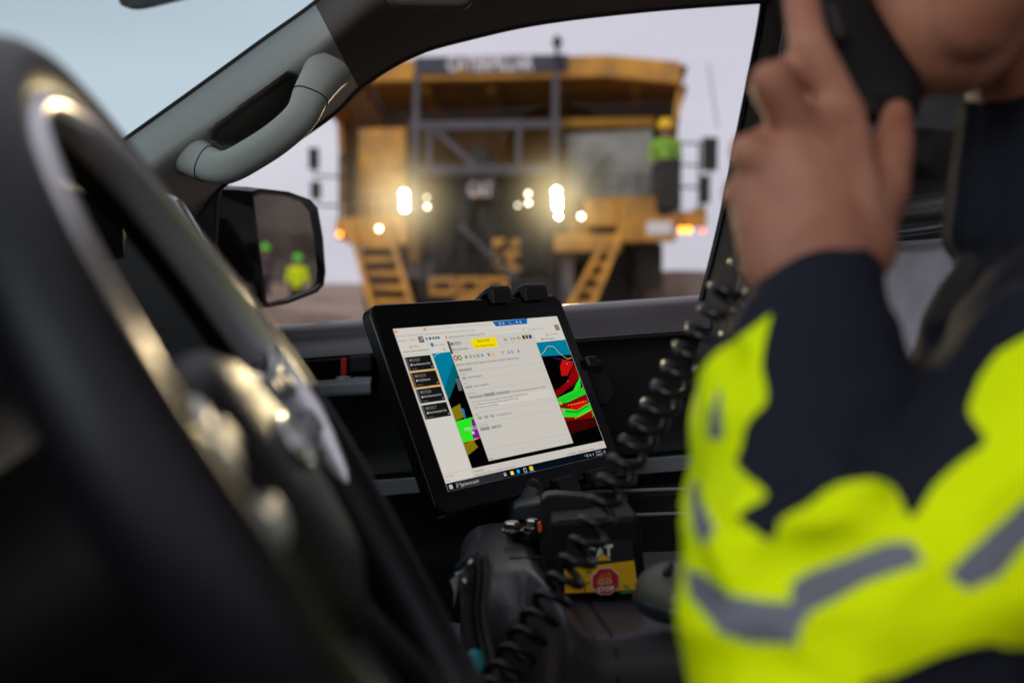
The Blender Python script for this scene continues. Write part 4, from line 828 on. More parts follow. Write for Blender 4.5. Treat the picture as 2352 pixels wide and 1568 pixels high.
# head: skull, face, jaw, chin, nose, lips, ear
caps += [C(2300, -330, .66, .098, 2330, -300, .70, .098), C(2215, -250, .66, .070, 2150, -60, .66, .052), C(2215, -250, .69, .070, 2150, -60, .69, .050),
         C(2062, 152, .672, .021, 2060, 152, .655, .021), C(2062, 150, .66, .026, 2230, 40, .61, .022), C(2062, 150, .67, .026, 2240, 40, .735, .022),
         C(2230, 40, .61, .024, 2330, -130, .595, .030), C(2240, 40, .735, .024, 2330, -130, .745, .030), C(2120, 60, .65, .040, 2100, -60, .67, .044), C(2180, 60, .64, .040, 2240, -80, .64, .05),
         C(2000, 55, .655, .017, 2000, 55, .675, .017), C(1975, -10, .655, .015, 1975, -10, .675, .015), C(1972, -50, .665, .014, 1990, -60, .665, .018),
         C(1905, -160, .665, .012, 1985, -320, .665, .010), C(1945, -140, .655, .010, 1945, -140, .675, .010), C(2010, -370, .64, .018, 2010, -370, .69, .018)]
caps += [C(2480, 330, .70, .058, 2410, 0, .675, .056), C(2530, 650, .70, .050, 2480, 320, .70, .056)]
caps += [C(2330, -250, .572, .012, 2345, -150, .574, .010), C(2345, -260, .568, .010, 2362, -170, .57, .012)]
# torso core, shoulders, arms, legs (dressed)
caps += [C(2590, 900, .60, .06, 2590, 900, .78, .06), C(2500, 1400, .63, .08, 2500, 1400, .74, .08), C(2570, 850, .68, .07, 2480, 1950, .69, .10)]
caps += [C(2500, 980, .50, .048, 2040, 1350, .455, .036), C(2040, 1350, .455, .036, 1810, 1430, .45, .033), C(1810, 1430, .45, .033, 1860, 900, .53, .033), C(1860, 900, .53, .033, 1885, 590, .562, .025)]
caps += [C(2520, 850, .86, .05, 2500, 1350, .90, .04), C(2500, 1350, .90, .04, 2250, 1760, .78, .03), C(2250, 1760, .78, .032, 2180, 1800, .76, .026)]
caps += [C(2420, 1980, .62, .08, 1650, 2050, .58, .06), C(2420, 1980, .76, .08, 1750, 1950, .74, .06), C(1650, 2050, .58, .05, 1200, 2900, .68, .04), C(1750, 1950, .74, .05, 1300, 2700, .85, .04), C(1200, 2900, .68, .04, 950, 2950, .68, .035), C(1300, 2700, .85, .04, 1080, 2750, .85, .035)]
# left hand: wrist, palm, knuckles, five fingers round the handset
caps += [C(1838, 560, .558, .023, 1955, 560, .566, .023), C(1845, 560, .558, .022, 1790, 430, .562, .0155), C(1900, 560, .556, .022, 1850, 330, .566, .0135), C(1945, 560, .562, .022, 1935, 270, .58, .0125),
         C(1870, 520, .556, .020, 1815, 380, .560, .0145), C(1765, 470, .568, .0135, 1800, 390, .562, .0135), C(1800, 390, .562, .014, 1850, 320, .566, .0135), C(1850, 320, .566, .0135, 1935, 265, .58, .0125), C(1880, 470, .566, .022, 1900, 360, .572, .018)]
caps += [C(1738, 445, .566, .0140, 1800, 600, .558, .0220)]
caps += [C(1935, 265, .580, .0118, 1858, 105, .572, .0108), C(1858, 105, .572, .0102, 1838, -10, .585, .0092), C(1838, -10, .585, .0092, 1850, -85, .602, .0078)]       # index, up along the handset
caps += [C(1850, 325, .566, .0122, 1772, 190, .553, .0112), C(1772, 190, .553, .0106, 1800, 175, .592, .0096), C(1800, 175, .592, .0092, 1850, 190, .615, .0082)]      # middle, bent over it
caps += [C(1800, 395, .562, .0118, 1722, 352, .560, .0108), C(1722, 352, .560, .0102, 1770, 320, .600, .0092), C(1770, 320, .600, .0090, 1830, 310, .620, .0080)]      # ring
caps += [C(1765, 470, .568, .0112, 1700, 445, .572, .0095), C(1700, 445, .572, .0090, 1755, 425, .605, .0082), C(1755, 425, .605, .0080, 1810, 405, .622, .0072)]      # little
caps += [C(1950, 545, .566, .021, 2020, 440, .585, .0155), C(2020, 440, .585, .0150, 2052, 330, .604, .0115), C(2052, 330, .604, .0112, 2060, 262, .618, .0085)]        # thumb
# right hand resting on the thigh
for k in range(4): caps += [C(2190 - 10 * k, 1800 + 12 * k, .75 - .012 * k, .010, 2090 - 8 * k, 1830 + 12 * k, .745 - .012 * k, .008)]
caps += [C(2210, 1790, .765, .012, 2150, 1775, .78, .009)]
body = organic(caps, 0.0026, 9, 'body', M['skin'], per)
for d in (.642, .690): mb = MB(); mb.ball(P(2035, -290, d), 0.0115, M['eye'], 16, 10); mb.ball(P(1998, -288, d), 0.0045, M['hair'], 12, 8); mb.build('eye', per, 60)
mb = MB(); mb.ball(P(2330, -400, .69), (0.112, 0.088, 0.085), M['hair'], 28, 16); mb.build('hair', per, 60)
# jacket
jc = [C(1885, 655, .560, .0315, 1868, 800, .543, .042), C(1868, 800, .543, .042, 1862, 960, .522, .049), C(1862, 960, .522, .049, 1850, 1120, .50, .053), C(1850, 1120, .50, .053, 1800, 1290, .47, .044),
      C(1800, 1290, .47, .044, 1800, 1430, .455, .0435), C(1800, 1430, .455, .0435, 1850, 1580, .45, .045), C(1830, 1420, .455, .046, 2040, 1345, .455, .0455), C(2040, 1345, .455, .0455, 2260, 1230, .47, .052), C(2260, 1230, .47, .052, 2500, 1000, .50, .075),
      C(1960, 1120, .52, .046, 1900, 1330, .475, .050), C(2040, 1345, .455, .0455, 2080, 1430, .46, .040), C(1850, 1580, .45, .045, 2100, 1480, .46, .04)]
jc += [C(2490, 540, .70, .065, 2505, 850, .69, .102), C(2505, 850, .69, .102, 2490, 1500, .68, .140), C(2490, 1500, .68, .140, 2480, 1950, .69, .15), C(2560, 880, .58, .085, 2560, 880, .80, .09), C(2500, 1400, .60, .11, 2500, 1400, .78, .11),
       C(2520, 850, .86, .07, 2500, 1350, .90, .055), C(2500, 1350, .90, .055, 2290, 1700, .79, .042), C(2430, 1230, .62, .085, 2380, 1500, .60, .10), C(2300, 1750, .66, .10, 2450, 1900, .66, .12)]
# collar, rolled round the neck
cc = P(2492, 300, .70)
for k in range(20):
    a, b = 2 * math.pi * k / 20, 2 * math.pi * (k + 1) / 20
    q = lambda t: cc + RGT * .062 * math.cos(t) + V(0, 1, 0) * .066 * math.sin(t) + ZV * (.012 * -math.cos(t))
    jc += [(q(a), .0125, q(b), .0125), (q(a), .0125, q(a) - ZV * .075, .020), (q(a) - ZV * .035, .016, q(b) - ZV * .035, .016)]
# folds where the sleeve bends
for (x0, y0, d0, x1, y1, d1, r) in ((1720, 1150, .452, 1900, 1075, .455, .010), (1900, 1075, .455, 2060, 1100, .47, .011), (1740, 1260, .430, 1830, 1205, .43, .009), (1850, 1210, .428, 1990, 1135, .432, .012), (1660, 820, .50, 1690, 1040, .48, .008), (2150, 1180, .44, 2260, 1060, .45, .012),
                                    (1830, 1470, .415, 1960, 1560, .415, .009), (1640, 1200, .44, 1690, 1330, .43, .009), (1780, 700, .520, 1950, 760, .520, .006), (2020, 860, .50, 1900, 930, .478, .007)):
    jc.append(C(x0, y0, d0, r, x1, y1, d1, r))
jac = organic(jc, 0.0036, 7, 'jacket', M['navy'], per)
YP = [(1774, 722), (1757, 790), (1750, 842), (1761, 920), (1720, 968), (1700, 1040), (1690, 1060), (1712, 1092), (1760, 1136), (1720, 1165), (1694, 1192), (1730, 1220), (1764, 1240), (1785, 1225), (1797, 1195), (1857, 1162), (1890, 1135), (1931, 1114), (2005, 1103), (2053, 1125), (2094, 1192), (2153, 1110), (2219, 1053), (2265, 1013), (2232, 960), (2229, 927), (2270, 842), (2352, 780), (2700, 640), (2700, 1440), (2352, 1482), (2275, 1473), (2171, 1495), (2060, 1543), (1986, 1568), (1900, 1640), (1500, 1700), (1450, 1300), (1560, 1000), (1620, 840), (1689, 784)]
TP = [[(1590, 1310), (1616, 1329), (1683, 1380), (1760, 1392), (1827, 1395), (1827, 1466), (1727, 1462), (1664, 1443), (1598, 1362)],
      [(1827, 1345), (1860, 1325), (1949, 1292), (2042, 1255), (2090, 1255), (2116, 1284), (1986, 1329), (1912, 1369), (1850, 1399), (1827, 1466)],
      [(2182, 1321), (2245, 1262), (2352, 1166), (2560, 1010), (2560, 1090), (2352, 1232), (2282, 1314), (2219, 1343)],
      [(1655, 886), (1643, 944), (1634, 996), (1643, 1013), (1661, 996), (1655, 944)], [(1601, 1099), (1594, 1129), (1598, 1210), (1620, 1254), (1640, 1214), (1612, 1155)]]
YP = [tuple(q)[:2] for q in spline([(x, y, 0) for x, y in YP] + [(YP[0][0], YP[0][1], 0)], 240)]
def grow(poly, d):
    cx, cy = sum(p[0] for p in poly) / len(poly), sum(p[1] for p in poly) / len(poly); out = []
    for i in range(len(poly)):
        a, b = Vector(poly[i - 1]), Vector(poly[(i + 1) % len(poly)]); t = (b - a).normalized(); n = Vector((t.y, -t.x)); p = Vector(poly[i])
        s = sum(poly[k - 1][0] * poly[k][1] - poly[k][0] * poly[k - 1][1] for k in range(len(poly))); out.append(tuple(p + n * (d if s > 0 else -d)))
    return out
TP = [grow(t, 11 if i < 3 else 3) for i, t in enumerate(TP)]
org = ROOTLOC[per.name]
def split_cloth(src):
    """the jacket's yellow cloth and reflective tape are separate pieces sewn into the navy shell"""
    me = src.data; bm = bmesh.new(); bm.from_mesh(me)
    def survey():                                                        # face centres, where they stand seen from the seat side, distance
        c = np.array([f.calc_center_median() + org for f in bm.faces]); q = c - np.array(CAM); d = q @ np.array(FWD)
        return c, q, d, 1176 + FP * (q @ np.array(RGT)) / np.maximum(d, 1e-3), 784 - FP * (q @ np.array(UPV)) / np.maximum(d, 1e-3)
    for lim in (22, 10):                                                 # finer cloth along the seams
        c, q, d, x, y = survey(); sel = np.minimum.reduce([segdist_np(x, y, t) for t in TP + [YP]]) < lim
        es = set(); sel &= d < 0.62
        for f, s in zip(list(bm.faces), sel):
            if s: es.update(f.edges)
        bmesh.ops.subdivide_edges(bm, edges=list(es), cuts=1, use_grid_fill=True)
    bm.normal_update(); c, q, d, x, y = survey(); n = np.array([f.normal for f in bm.faces])
    near = ((n * -q).sum(1) / np.linalg.norm(q, axis=1) > -0.15) & (d < 0.62)
    band = np.logical_or.reduce([inside_np(x, y, t) for t in TP]); yel = inside_np(x, y, YP)
    u = q @ np.array(UR); z = q[:, 2]
    far_y = (z < -0.085) & (z > -0.165 - 0.1 * np.maximum(0, u - 0.1))   # the yellow goes right round the sleeve and the waist
    far_t = far_y & (np.abs(z + 0.125) < 0.012)
    cls = np.where(near, np.where(band, 2, np.where(yel, 1, 0)), np.where(far_t, 2, np.where(far_y, 1, 0)))
    out = []
    for k, nm, m_ in ((0, 'jacket_shell', M['navy']), (1, 'hi_vis_panel', M['hivis']), (2, 'reflective_tape', M['tape'])):
        b2 = bm.copy(); b2.faces.ensure_lookup_table()
        bmesh.ops.delete(b2, geom=[f for i, f in enumerate(b2.faces) if cls[i] != k], context='FACES')
        if k:
            for v in b2.verts: v.co += v.normal * 0.0006 * k
        m2 = bpy.data.meshes.new(nm); b2.to_mesh(m2); b2.free(); m2.materials.append(m_); m2.polygons.foreach_set('use_smooth', [True] * len(m2.polygons))
        o = bpy.data.objects.new(nm, m2); col.objects.link(o); ROOTLOC[o.name] = org; out.append(o)
    bm.free(); old = src; sh = out[0]
    bpy.data.objects.remove(old); sh.name = 'jacket'; ROOTLOC['jacket'] = org; sh.parent = per
    for o in out[1:]: o.parent = sh
nrm_ = [v_.normal.copy() for v_ in jac.data.vertices]; cos_ = [v_.co.copy() for v_ in jac.data.vertices]    # soft folds of the shell fabric
for i_, (c_, n_) in enumerate(zip(cos_, nrm_)):
    q = c_ + org
    if (q - CAM).dot(FWD) < 0.9 and q.z < CAM.z + 0.02:
        s = V(q.x * 9 + q.z * 5, q.y * 8, q.z * 17 - q.x * 4); d_ = noise.noise(s) * 0.0068 + (0.5 - abs(noise.noise(s * 1.9 + V(7, 3, 1)))) * 0.0075 - 0.0015
        cos_[i_] = c_ + n_ * d_ * min(1, (CAM.z + 0.02 - q.z) / 0.08)
jac.data.vertices.foreach_set('co', [x for c_ in cos_ for x in c_]); jac.data.update()
split_cloth(jac)
mb = MB()
tr = [C(2440, 1990, .62, .098, 1650, 2060, .58, .074), C(2440, 1990, .78, .098, 1750, 1960, .74, .074), C(2440, 1950, .62, .11, 2440, 1950, .76, .11), C(1650, 2060, .58, .070, 1215, 2860, .68, .052), C(1750, 1960, .74, .070, 1310, 2660, .85, .052)]
organic(tr, 0.007, 4, 'trousers', M['navy'], per)
mb = MB()
for q in (C(1200, 2880, .68, .055, 930, 2950, .68, .045), C(1300, 2680, .85, .055, 1050, 2740, .85, .045)): mb.capsule(*q, M['black'], 16)
mb.build('boots', per, 60)
# ------------------------------------------------------------------ the handset in the hand
mic = thing('radio_handset', P(2010, 290, .63), 'black radio handset held upright between the fingers and the chin', 'radio handset')
ms = [(1880, -120, .628, .0155), (1915, 0, .630, .0175), (1950, 90, .632, .020), (1990, 170, .634, .0245), (2015, 225, .634, .0245), (2018, 262, .632, .019), (2002, 298, .628, .010)]
ctr = spline([P(x, y, d) for x, y, d, r in ms], 24); rad = np.interp(np.linspace(0, 6, 24), range(7), [m_[3] for m_ in ms])
mb = MB(); rs = []
for i, p in enumerate(ctr):
    t = (ctr[min(i + 1, 23)] - ctr[max(i - 1, 0)]).normalized(); x = t.cross(FWD).normalized(); y = t.cross(x)
    rs.append([p + x * rad[i] * math.copysign(abs(math.cos(a)) ** .6, math.cos(a)) + y * 0.014 * math.copysign(abs(math.sin(a)) ** .6, math.sin(a)) for a in [2 * math.pi * j / 24 for j in range(24)]])
mb.rings(rs, M['mic']); mb.build('handset_body', mic, 60)
mb = MB(); mb.capsule(P(1905, 20, .614), .006, P(1925, 80, .614), .006, M['rubber'], 12); mb.build('talk_button', mic, 60)
mb = MB(); mb.tube([P(2002, 298, .628), P(1999, 340, .626), P(1994, 400, .622)], [.0065, .005, .0035], M['cord'], 12); mb.build('strain_relief', mic, 60)
mb = MB()
for k in range(4): mb.tube([P(1965 + 14 * k, 60 + 26 * k, .632) + RGT * .019 + FWD * a for a in (-.008, .008)], .0008, M['grey'], 6)
mb.build('grille_slots', mic, 60)

# ------------------------------------------------------------------ haul truck
TY = 21.4; K = 0.00823; YAW = R(5.5); TXC = (1112 - 1176) / FP * 21.43
tAx = V(math.cos(YAW), -math.sin(YAW), 0); tAy = V(math.sin(YAW), math.cos(YAW), 0); TO0 = V(TXC, TY, 0)
def lx(x): return (x - 1112) * K
def lz(y): return 1.35 + (647 - y) * K
def TL(a, b, c): return TO0 + tAx * a + tAy * b + V(0, 0, c)
def TF(x, y, b=0.0): return TL(lx(x), b, lz(y))                             # a point of the surveyed front view, set b metres back
trk = thing('haul_truck', TL(0, 0, 0), 'huge yellow mining haul truck facing the car with its headlights on', 'truck')
def tbox(mb_, x0, y0, x1, y1, b0, b1, m):
    mb_.slab([TF(x0, y0, b0), TF(x1, y0, b0), TF(x1, y1, b0), TF(x0, y1, b0)], tAy * (b1 - b0), m)
YB = M['yellow']
# dump body with its canopy over the deck
mb = MB()
lip = [(690, 149), (835, 131), (1390, 128), (1556, 146)]; lo = [(690, 197), (835, 179), (1390, 177), (1556, 196)]
c = 0.55
mb.slab([TF(x, y, c) for x, y in lip] + [TF(x, y, c) for x, y in reversed(lo)], tAy * 0.30, YB)
body_ = mb.build('dump_body', trk, 30, 0.02)
mb = MB(); wl_ = [(668, 196), (835, 178), (1390, 176), (1575, 196)]
und = [TF(x, y, c + .28) for x, y in wl_]; und2 = [TL(lx(x) * 0.97, 3.6, lz(y) - .35) for x, y in wl_]; mb.rings([und, und2], M['shaded'], False, loop=False)
up = [TF(x, y - 46, c + .28) for x, y in wl_]; up2 = [TL(lx(x), 12.5, lz(y) + .5) for x, y in wl_]; mb.rings([up, up2], YB, False, loop=False); mb.build('canopy_plate', body_, 0)
mb = MB(); w0, w1 = lx(690), lx(1553)
mb.slab([TL(w0, 3.6, lz(205)), TL(w1, 3.6, lz(205)), TL(w1 - .05, 3.2, 2.2), TL(w0 + .05, 3.2, 2.2)], tAy * 0.2, M['shaded'])
mb.slab([TL(w1 + .1, .83, lz(196)), TL(w1 + .02, .83, lz(270)), TL(w1 - .1, 3.2, 2.4), TL(w1 + .1, 12.4, 2.6), TL(w1 + .2, 12.4, lz(150))], tAx * -.12, YB)
mb.slab([TL(w0 - .1, 3.0, lz(196)), TL(w0, 3.2, 2.4), TL(w0 - .1, 12.4, 2.6), TL(w0 - .2, 12.4, lz(150))], tAx * .12, YB)
for x in (800, 960, 1115, 1270, 1455): mb.slab([TF(x - 11, 184, 1.0), TF(x + 11, 184, 1.0), TL(lx(x + 11), 3.5, lz(235)), TL(lx(x - 11), 3.5, lz(235))], V(0, 0, -.14), M['shaded']); mb.slab([TL(lx(x - 11), 3.35, lz(235)), TL(lx(x + 11), 3.35, lz(235)), TL(lx(x + 11), 3.05, 2.3), TL(lx(x - 11), 3.05, 2.3)], tAy * .2, M['shaded'])
mb.build('front_wall', body_, 0)
# banner with its lettering
mb = MB(); tbox(mb, 944, 127, 1297, 163, c - .09, c - .01, M['bannerblue'])
lettering(mb, 'CATERPILLAR', TF(1019, 160, c - .094), tAx, ZV, 30 * K, M['white'], lx(1221) - lx(1019), 0.04)
mb.poly([TF(1044, 161, c - .098), TF(1066, 161, c - .098), TF(1055, 146, c - .098)], YB); mb.build('name_banner', body_, 0)
# chassis, grille, bumper, hood
mb = MB(); tbox(mb, 985, 400, 1270, 640, .55, 2.6, M['grille'])
ch = mb.build('radiator_hood', trk, 30, 0.03)
mb = MB()
for i in range(15): tbox(mb, 992, 410 + i * 15, 1263, 415 + i * 15, .50, .545, M['dark'])
for x in (985, 1055, 1127, 1198, 1262): tbox(mb, x, 400, x + 7, 636, .47, .545, M['grille'])
mb.build('grille_bars', ch, 30)
mb = MB(); mb.bar(TF(1050, 515, .38), TF(1182, 642, .38), .12, .1, M['steelgrey']); mb.bar(TF(1182, 530, .38), TF(1120, 600, .38), .08, .08, M['dark']); mb.build('brace', ch, 30)
mb = MB(); tbox(mb, 958, 640, 1275, 712, .15, 1.2, M['dark']); tbox(mb, 966, 712, 1265, 745, .35, 1.2, M['dark']); bmp = mb.build('bumper', trk, 30, 0.04)
def frame_(mb_, x0, y0, x1, y1, t, b, m):
    tbox(mb_, x0, y0, x1, y0 + t, b, b + .06, m); tbox(mb_, x0, y1 - t, x1, y1, b, b + .06, m); tbox(mb_, x0, y0 + t + .5, x0 + t, y1 - t - .5, b + .003, b + .06, m); tbox(mb_, x1 - t, y0 + t + .5, x1, y1 - t - .5, b + .003, b + .06, m)
for x0, y0, x1, y1 in ((983, 636, 1046, 679), (1049, 636, 1106, 679), (1109, 636, 1167, 679), (1045, 682, 1104, 722)):
    mb = MB(); frame_(mb, x0, y0, x1, y1, 13, .05, YB); mb.build('tow_bracket', bmp, 30, 0.02)
mb = MB(); tbox(mb, 1126, 547, 1190, 566, .40, .47, YB); tbox(mb, 1126, 572, 1148, 612, .405, .47, YB); tbox(mb, 1152, 574, 1190, 588, .40, .47, YB); tbox(mb, 1160, 590, 1176, 606, .41, .47, YB); tbox(mb, 1140, 609, 1190, 624, .40, .47, YB); mb.build('number_bracket', ch, 30, 0.015)
mb = MB(); tbox(mb, 955, 395, 1280, 404, -.05, 3.0, M['steelgrey']); mb.build('deck_plate', trk, 30)
mb = MB(); tbox(mb, 930, 440, 1000, 600, 1.0, 2.4, M['dark']); tbox(mb, 990, 470, 1345, 590, 1.2, 2.4, M['dark']); tbox(mb, 940, 600, 985, 690, .9, 2.4, M['plategrey']); tbox(mb, 1272, 585, 1312, 730, .8, 2.4, M['plategrey']); tbox(mb, 912, 585, 950, 640, .8, 2.2, M['plategrey']); mb.build('chassis', trk, 30, 0.03)
# logo plate and lamp bar
mb = MB(); tbox(mb, 1060, 405, 1140, 458, .30, .36, M['dark'])
lettering(mb, 'CAT', TF(1070, 448, .296), tAx, ZV, 32 * K, M['white'], 60 * K, 0.05); mb.poly([TF(1086, 450, .292), TF(1108, 450, .292), TF(1097, 436, .292)], YB); mb.build('logo_plate', ch, 0)
for pts_ in (((1020, 470), (1032, 540), (1010, 620)), ((1075, 462), (1068, 540), (1090, 632)), ((1230, 480), (1215, 560), (1238, 636)), ((1150, 470), (1168, 520), (1150, 545))):
    mb = MB(); mb.tube(spline([TF(x, y, .44) for x, y in pts_], 14), .035, M['dark'], 8); mb.build('hose', ch, 60)
for x0, x1, y0, y1 in ((806, 925, 452, 498), (1345, 1500, 410, 454)):
    mb = MB()
    for k in range(5): mb.tube([TF(lerp(x0, x1, k / 4), y1, .12), TF(lerp(x0, x1, k / 4), y0, .12)], .02, M['steelgrey'], 8)
    for y in (y0, (y0 + y1) / 2): mb.tube([TF(x0, y, .12), TF(x1, y, .12)], .02, M['steelgrey'], 8)
    mb.build('deck_rail', trk, 60)
# grey guard frame with its posts and bars
mb = MB()
for x in (952, 1272): mb.bar(TF(x, 168, .30), TF(x, 500, -.02), .13, .13, M['steelgrey'], (1, 0, 0))
for x in (985, 1190): mb.bar(TF(x, 296, .15), TF(x, 400, .02), .11, .11, M['steelgrey'], (1, 0, 0))
mb.bar(TF(938, 290, .17), TF(1288, 290, .17), .12, .17, M['steelgrey']); mb.bar(TF(950, 388, .02), TF(1278, 388, .02), .10, .10, M['steelgrey']); mb.bar(TF(1000, 302, .16), TF(1092, 384, .04), .11, .10, M['steelgrey']); mb.bar(TF(940, 480, .0), TF(1000, 480, .0), .08, .08, M['steelgrey'])
gf = mb.build('guard_frame', trk, 30, 0.012)
mb = MB(); tbox(mb, 1070, 348, 1122, 392, .1, .5, M['dark']); tbox(mb, 1084, 332, 1106, 348, .2, .4, M['dark']); mb.build('sensor_pod', gf, 30, 0.03)
mb = MB(); mb.tube([TF(1276, 170, .3), TF(1276, 112, .3)], .04, M['dark'], 10); mb.lathe(TF(1276, 114, .3), ZV, [(.07, 0), (.09, .05), (.09, .13), (.05, .2)], M['dark'], 14); mb.build('antenna', gf, 60)
mb = MB(); mb.tube([TF(1645, 290, 1.0), TF(1622, 140, 1.0)], .012, M['dark'], 6); mb.build('whip_aerial', trk, 60)
# left cabinet, platform, cab with glass, right front
mb = MB(); tbox(mb, 800, 283, 915, 500, .8, 2.6, YB); mb.build('equipment_cabinet', trk, 30, 0.03)
mb = MB(); tbox(mb, 803, 395, 870, 470, .76, .795, YB); tbox(mb, 884, 360, 905, 382, .72, .795, YB); mb.build('cabinet_door', trk, 30, 0.01)
mb = MB(); tbox(mb, 790, 498, 930, 560, .1, 2.2, YB); tbox(mb, 926, 500, 948, 600, .5, 2.2, YB); mb.build('platform', trk, 30, 0.02)
mb = MB(); tbox(mb, 1288, 404, 1506, 456, .75, 2.7, M['dark']); tbox(mb, 1285, 272, 1498, 292, .5, 2.8, M['shaded']); tbox(mb, 1286, 292, 1296, 456, .7, .8, M['dark']); tbox(mb, 1494, 292, 1506, 456, .7, .8, M['dark']); tbox(mb, 1290, 300, 1500, 452, 2.55, 2.7, M['dark']); cab = mb.build('cab', trk, 30, 0.02)
mb = MB(); mb.slab([TF(1297, 306, .62), TF(1493, 294, .62), TF(1493, 452, .75), TF(1297, 452, .75)], tAy * .012, M['cabglass']); mb.build('cab_windshield', cab, 0)
mb = MB(); mb.bar(TF(1330, 440, .55), TF(1400, 350, .53), .03, .03, M['dark']); mb.build('wiper', cab, 30)
mb = MB(); tbox(mb, 1338, 456, 1412, 520, .35, 2.2, YB); tbox(mb, 1412, 452, 1510, 556, .4, 2.2, YB); tbox(mb, 1270, 538, 1424, 578, .3, 2.0, YB); tbox(mb, 1300, 500, 1350, 540, .6, 2.0, YB); mb.build('front_panel', trk, 30, 0.025)
mb = MB(); tbox(mb, 1470, 500, 1546, 556, -.05, .38, YB); nb = mb.build('number_box', trk, 30, 0.02)
mb = MB(); tbox(mb, 1480, 513, 1536, 541, -.075, -.052, M['white']); mb.build('number_plate', nb, 30, 0.004)
mb = MB(); tbox(mb, 1546, 488, 1616, 520, .3, .9, YB); tbox(mb, 1588, 478, 1612, 496, .35, .6, YB); mb.build('lamp_bracket', trk, 30, 0.02)
mb = MB(); tbox(mb, 762, 500, 800, 548, .2, .8, YB); mb.build('lamp_bracket', trk, 30, 0.02)
mb = MB(); tbox(mb, 1506, 310, 1556, 480, 1.4, 2.2, M['dark']); tbox(mb, 1456, 556, 1520, 664, 1.0, 2.2, M['dark']); mb.build('air_cleaner', trk, 30, 0.04)
mb = MB(); tbox(mb, 1500, 372, 1556, 486, -.05, .12, M['dark']); mb.build('deck_box', trk, 30, 0.03)
# stairs, swung in towards the middle at the foot
def stairs(lt, lb, rt, rb, n, mir):
    m1 = MB(); b0, b1 = .15, -.55
    for (x0, y0), (x1, y1) in ((lt, lb), (rt, rb)): m1.bar(TF(x0, y0, b0), TF(x1, y1, b1), .10, .24, YB, (0, 1, 0))
    st_ = m1.build('stairway', trk, 30, 0.015)
    for i in range(n):
        f = (i + .4) / n; xl, yl = lt[0] + (lb[0] - lt[0]) * f, lt[1] + (lb[1] - lt[1]) * f; xr = rt[0] + (rb[0] - rt[0]) * f; b = b0 + (b1 - b0) * f
        m1 = MB(); m1.slab([TF(xl + 6, yl, b), TF(xr - 6, yl, b), TF(xr - 6, yl + 15, b), TF(xl + 6, yl + 15, b)], tAy * .2, YB); m1.build('step', st_, 30, 0.008)
stairs((797, 512), (876, 735), (884, 512), (968, 735), 7, 1)
stairs((1383, 560), (1290, 735), (1420, 545), (1345, 735), 6, -1)
# rails and mirrors
mb = MB()
for x in (766, 798): mb.tube([TF(x, 505, .4), TF(x, 352, .4)], .028, M['dark'], 8)
for y in (352, 400, 450): mb.tube([TF(766, y, .4), TF(800, y, .6)], .025, M['dark'], 8)
for i in range(6): mb.tube([TF(772 + i * 5, 352, .5), TF(772 + i * 5, 500, .5)], .013, M['dark'], 6)
mb.build('hand_rail', trk, 60)
mb = MB()
for x in (1540, 1556, 1600): mb.tube([TF(x, 500, .5), TF(x, 330, .5)], .025, M['dark'], 8)
for y in (330, 380, 430): mb.tube([TF(1540, y, .5), TF(1604, y + 2, .5)], .022, M['dark'], 8)
mb.build('hand_rail', trk, 60)
for x0, y0, x1, y1 in ((1604, 323, 1638, 397), (1598, 408, 1622, 470), (698, 336, 720, 386), (702, 414, 724, 454)):
    mb = MB(); tbox(mb, x0, y0, x1, y1, .2, .32, M['dark']); xs_ = (x0 if x0 > 1100 else x1); mb.tube([TF((x0 + x1) / 2, y1, .28), TF((x0 + x1) / 2, y1 + 14, .28), TF(1600 if x0 > 1100 else 768, y1 + 16, .4)], .022, M['dark'], 8); mb.build('mirror', trk, 40, 0.02)
# tyres
def wheel(x, b, w, r_):
    m1 = MB(); prof_ = [(r_ * .55, 0), (r_ * .86, 0.02), (r_ * .97, .10 * w), (r_, .22 * w), (r_, .78 * w), (r_ * .97, .90 * w), (r_ * .86, w - .02), (r_ * .55, w)]
    rs = []
    N = 72
    for k in range(N):
        a = 2 * math.pi * k / N; lug = (k % 4 < 2) * .05
        rs.append([TL(x + h, b + (q - (lug if q > r_ * .95 else 0)) * math.cos(a), r_ - .02 + (q - (lug if q > r_ * .95 else 0)) * math.sin(a)) for q, h in prof_])
    m1.rings(rs, M['tyre'], False, True); wo_ = m1.build('wheel', trk, 30)
    m1 = MB(); m1.lathe(TL(x + .06 * w, b, r_ - .02), tAx, [(r_ * .56, 0), (r_ * .54, w * .3), (r_ * .3, w * .42), (r_ * .3, w * .6), (r_ * .56, w * .86)], YB, 28); m1.build('rim', wo_, 40)
wheel(-2.75, 3.2, 1.05, 1.75); wheel(1.75, 3.2, 1.05, 1.75)
for x in (-3.3, -2.15, 1.2, 2.35): wheel(x, 9.2, 1.0, 1.75)
mb = MB(); mb.bar(TL(-.6, 2, 1.6), TL(-.6, 12, 1.7), .35, .6, M['dark']); mb.bar(TL(.6, 2, 1.6), TL(.6, 12, 1.7), .35, .6, M['dark']); mb.bar(TL(-2.6, 3.2, 1.7), TL(2.6, 3.2, 1.7), .4, .4, M['dark']); mb.bar(TL(-3, 9.2, 1.7), TL(3, 9.2, 1.7), .5, .5, M['dark']); mb.build('underframe', trk, 30)
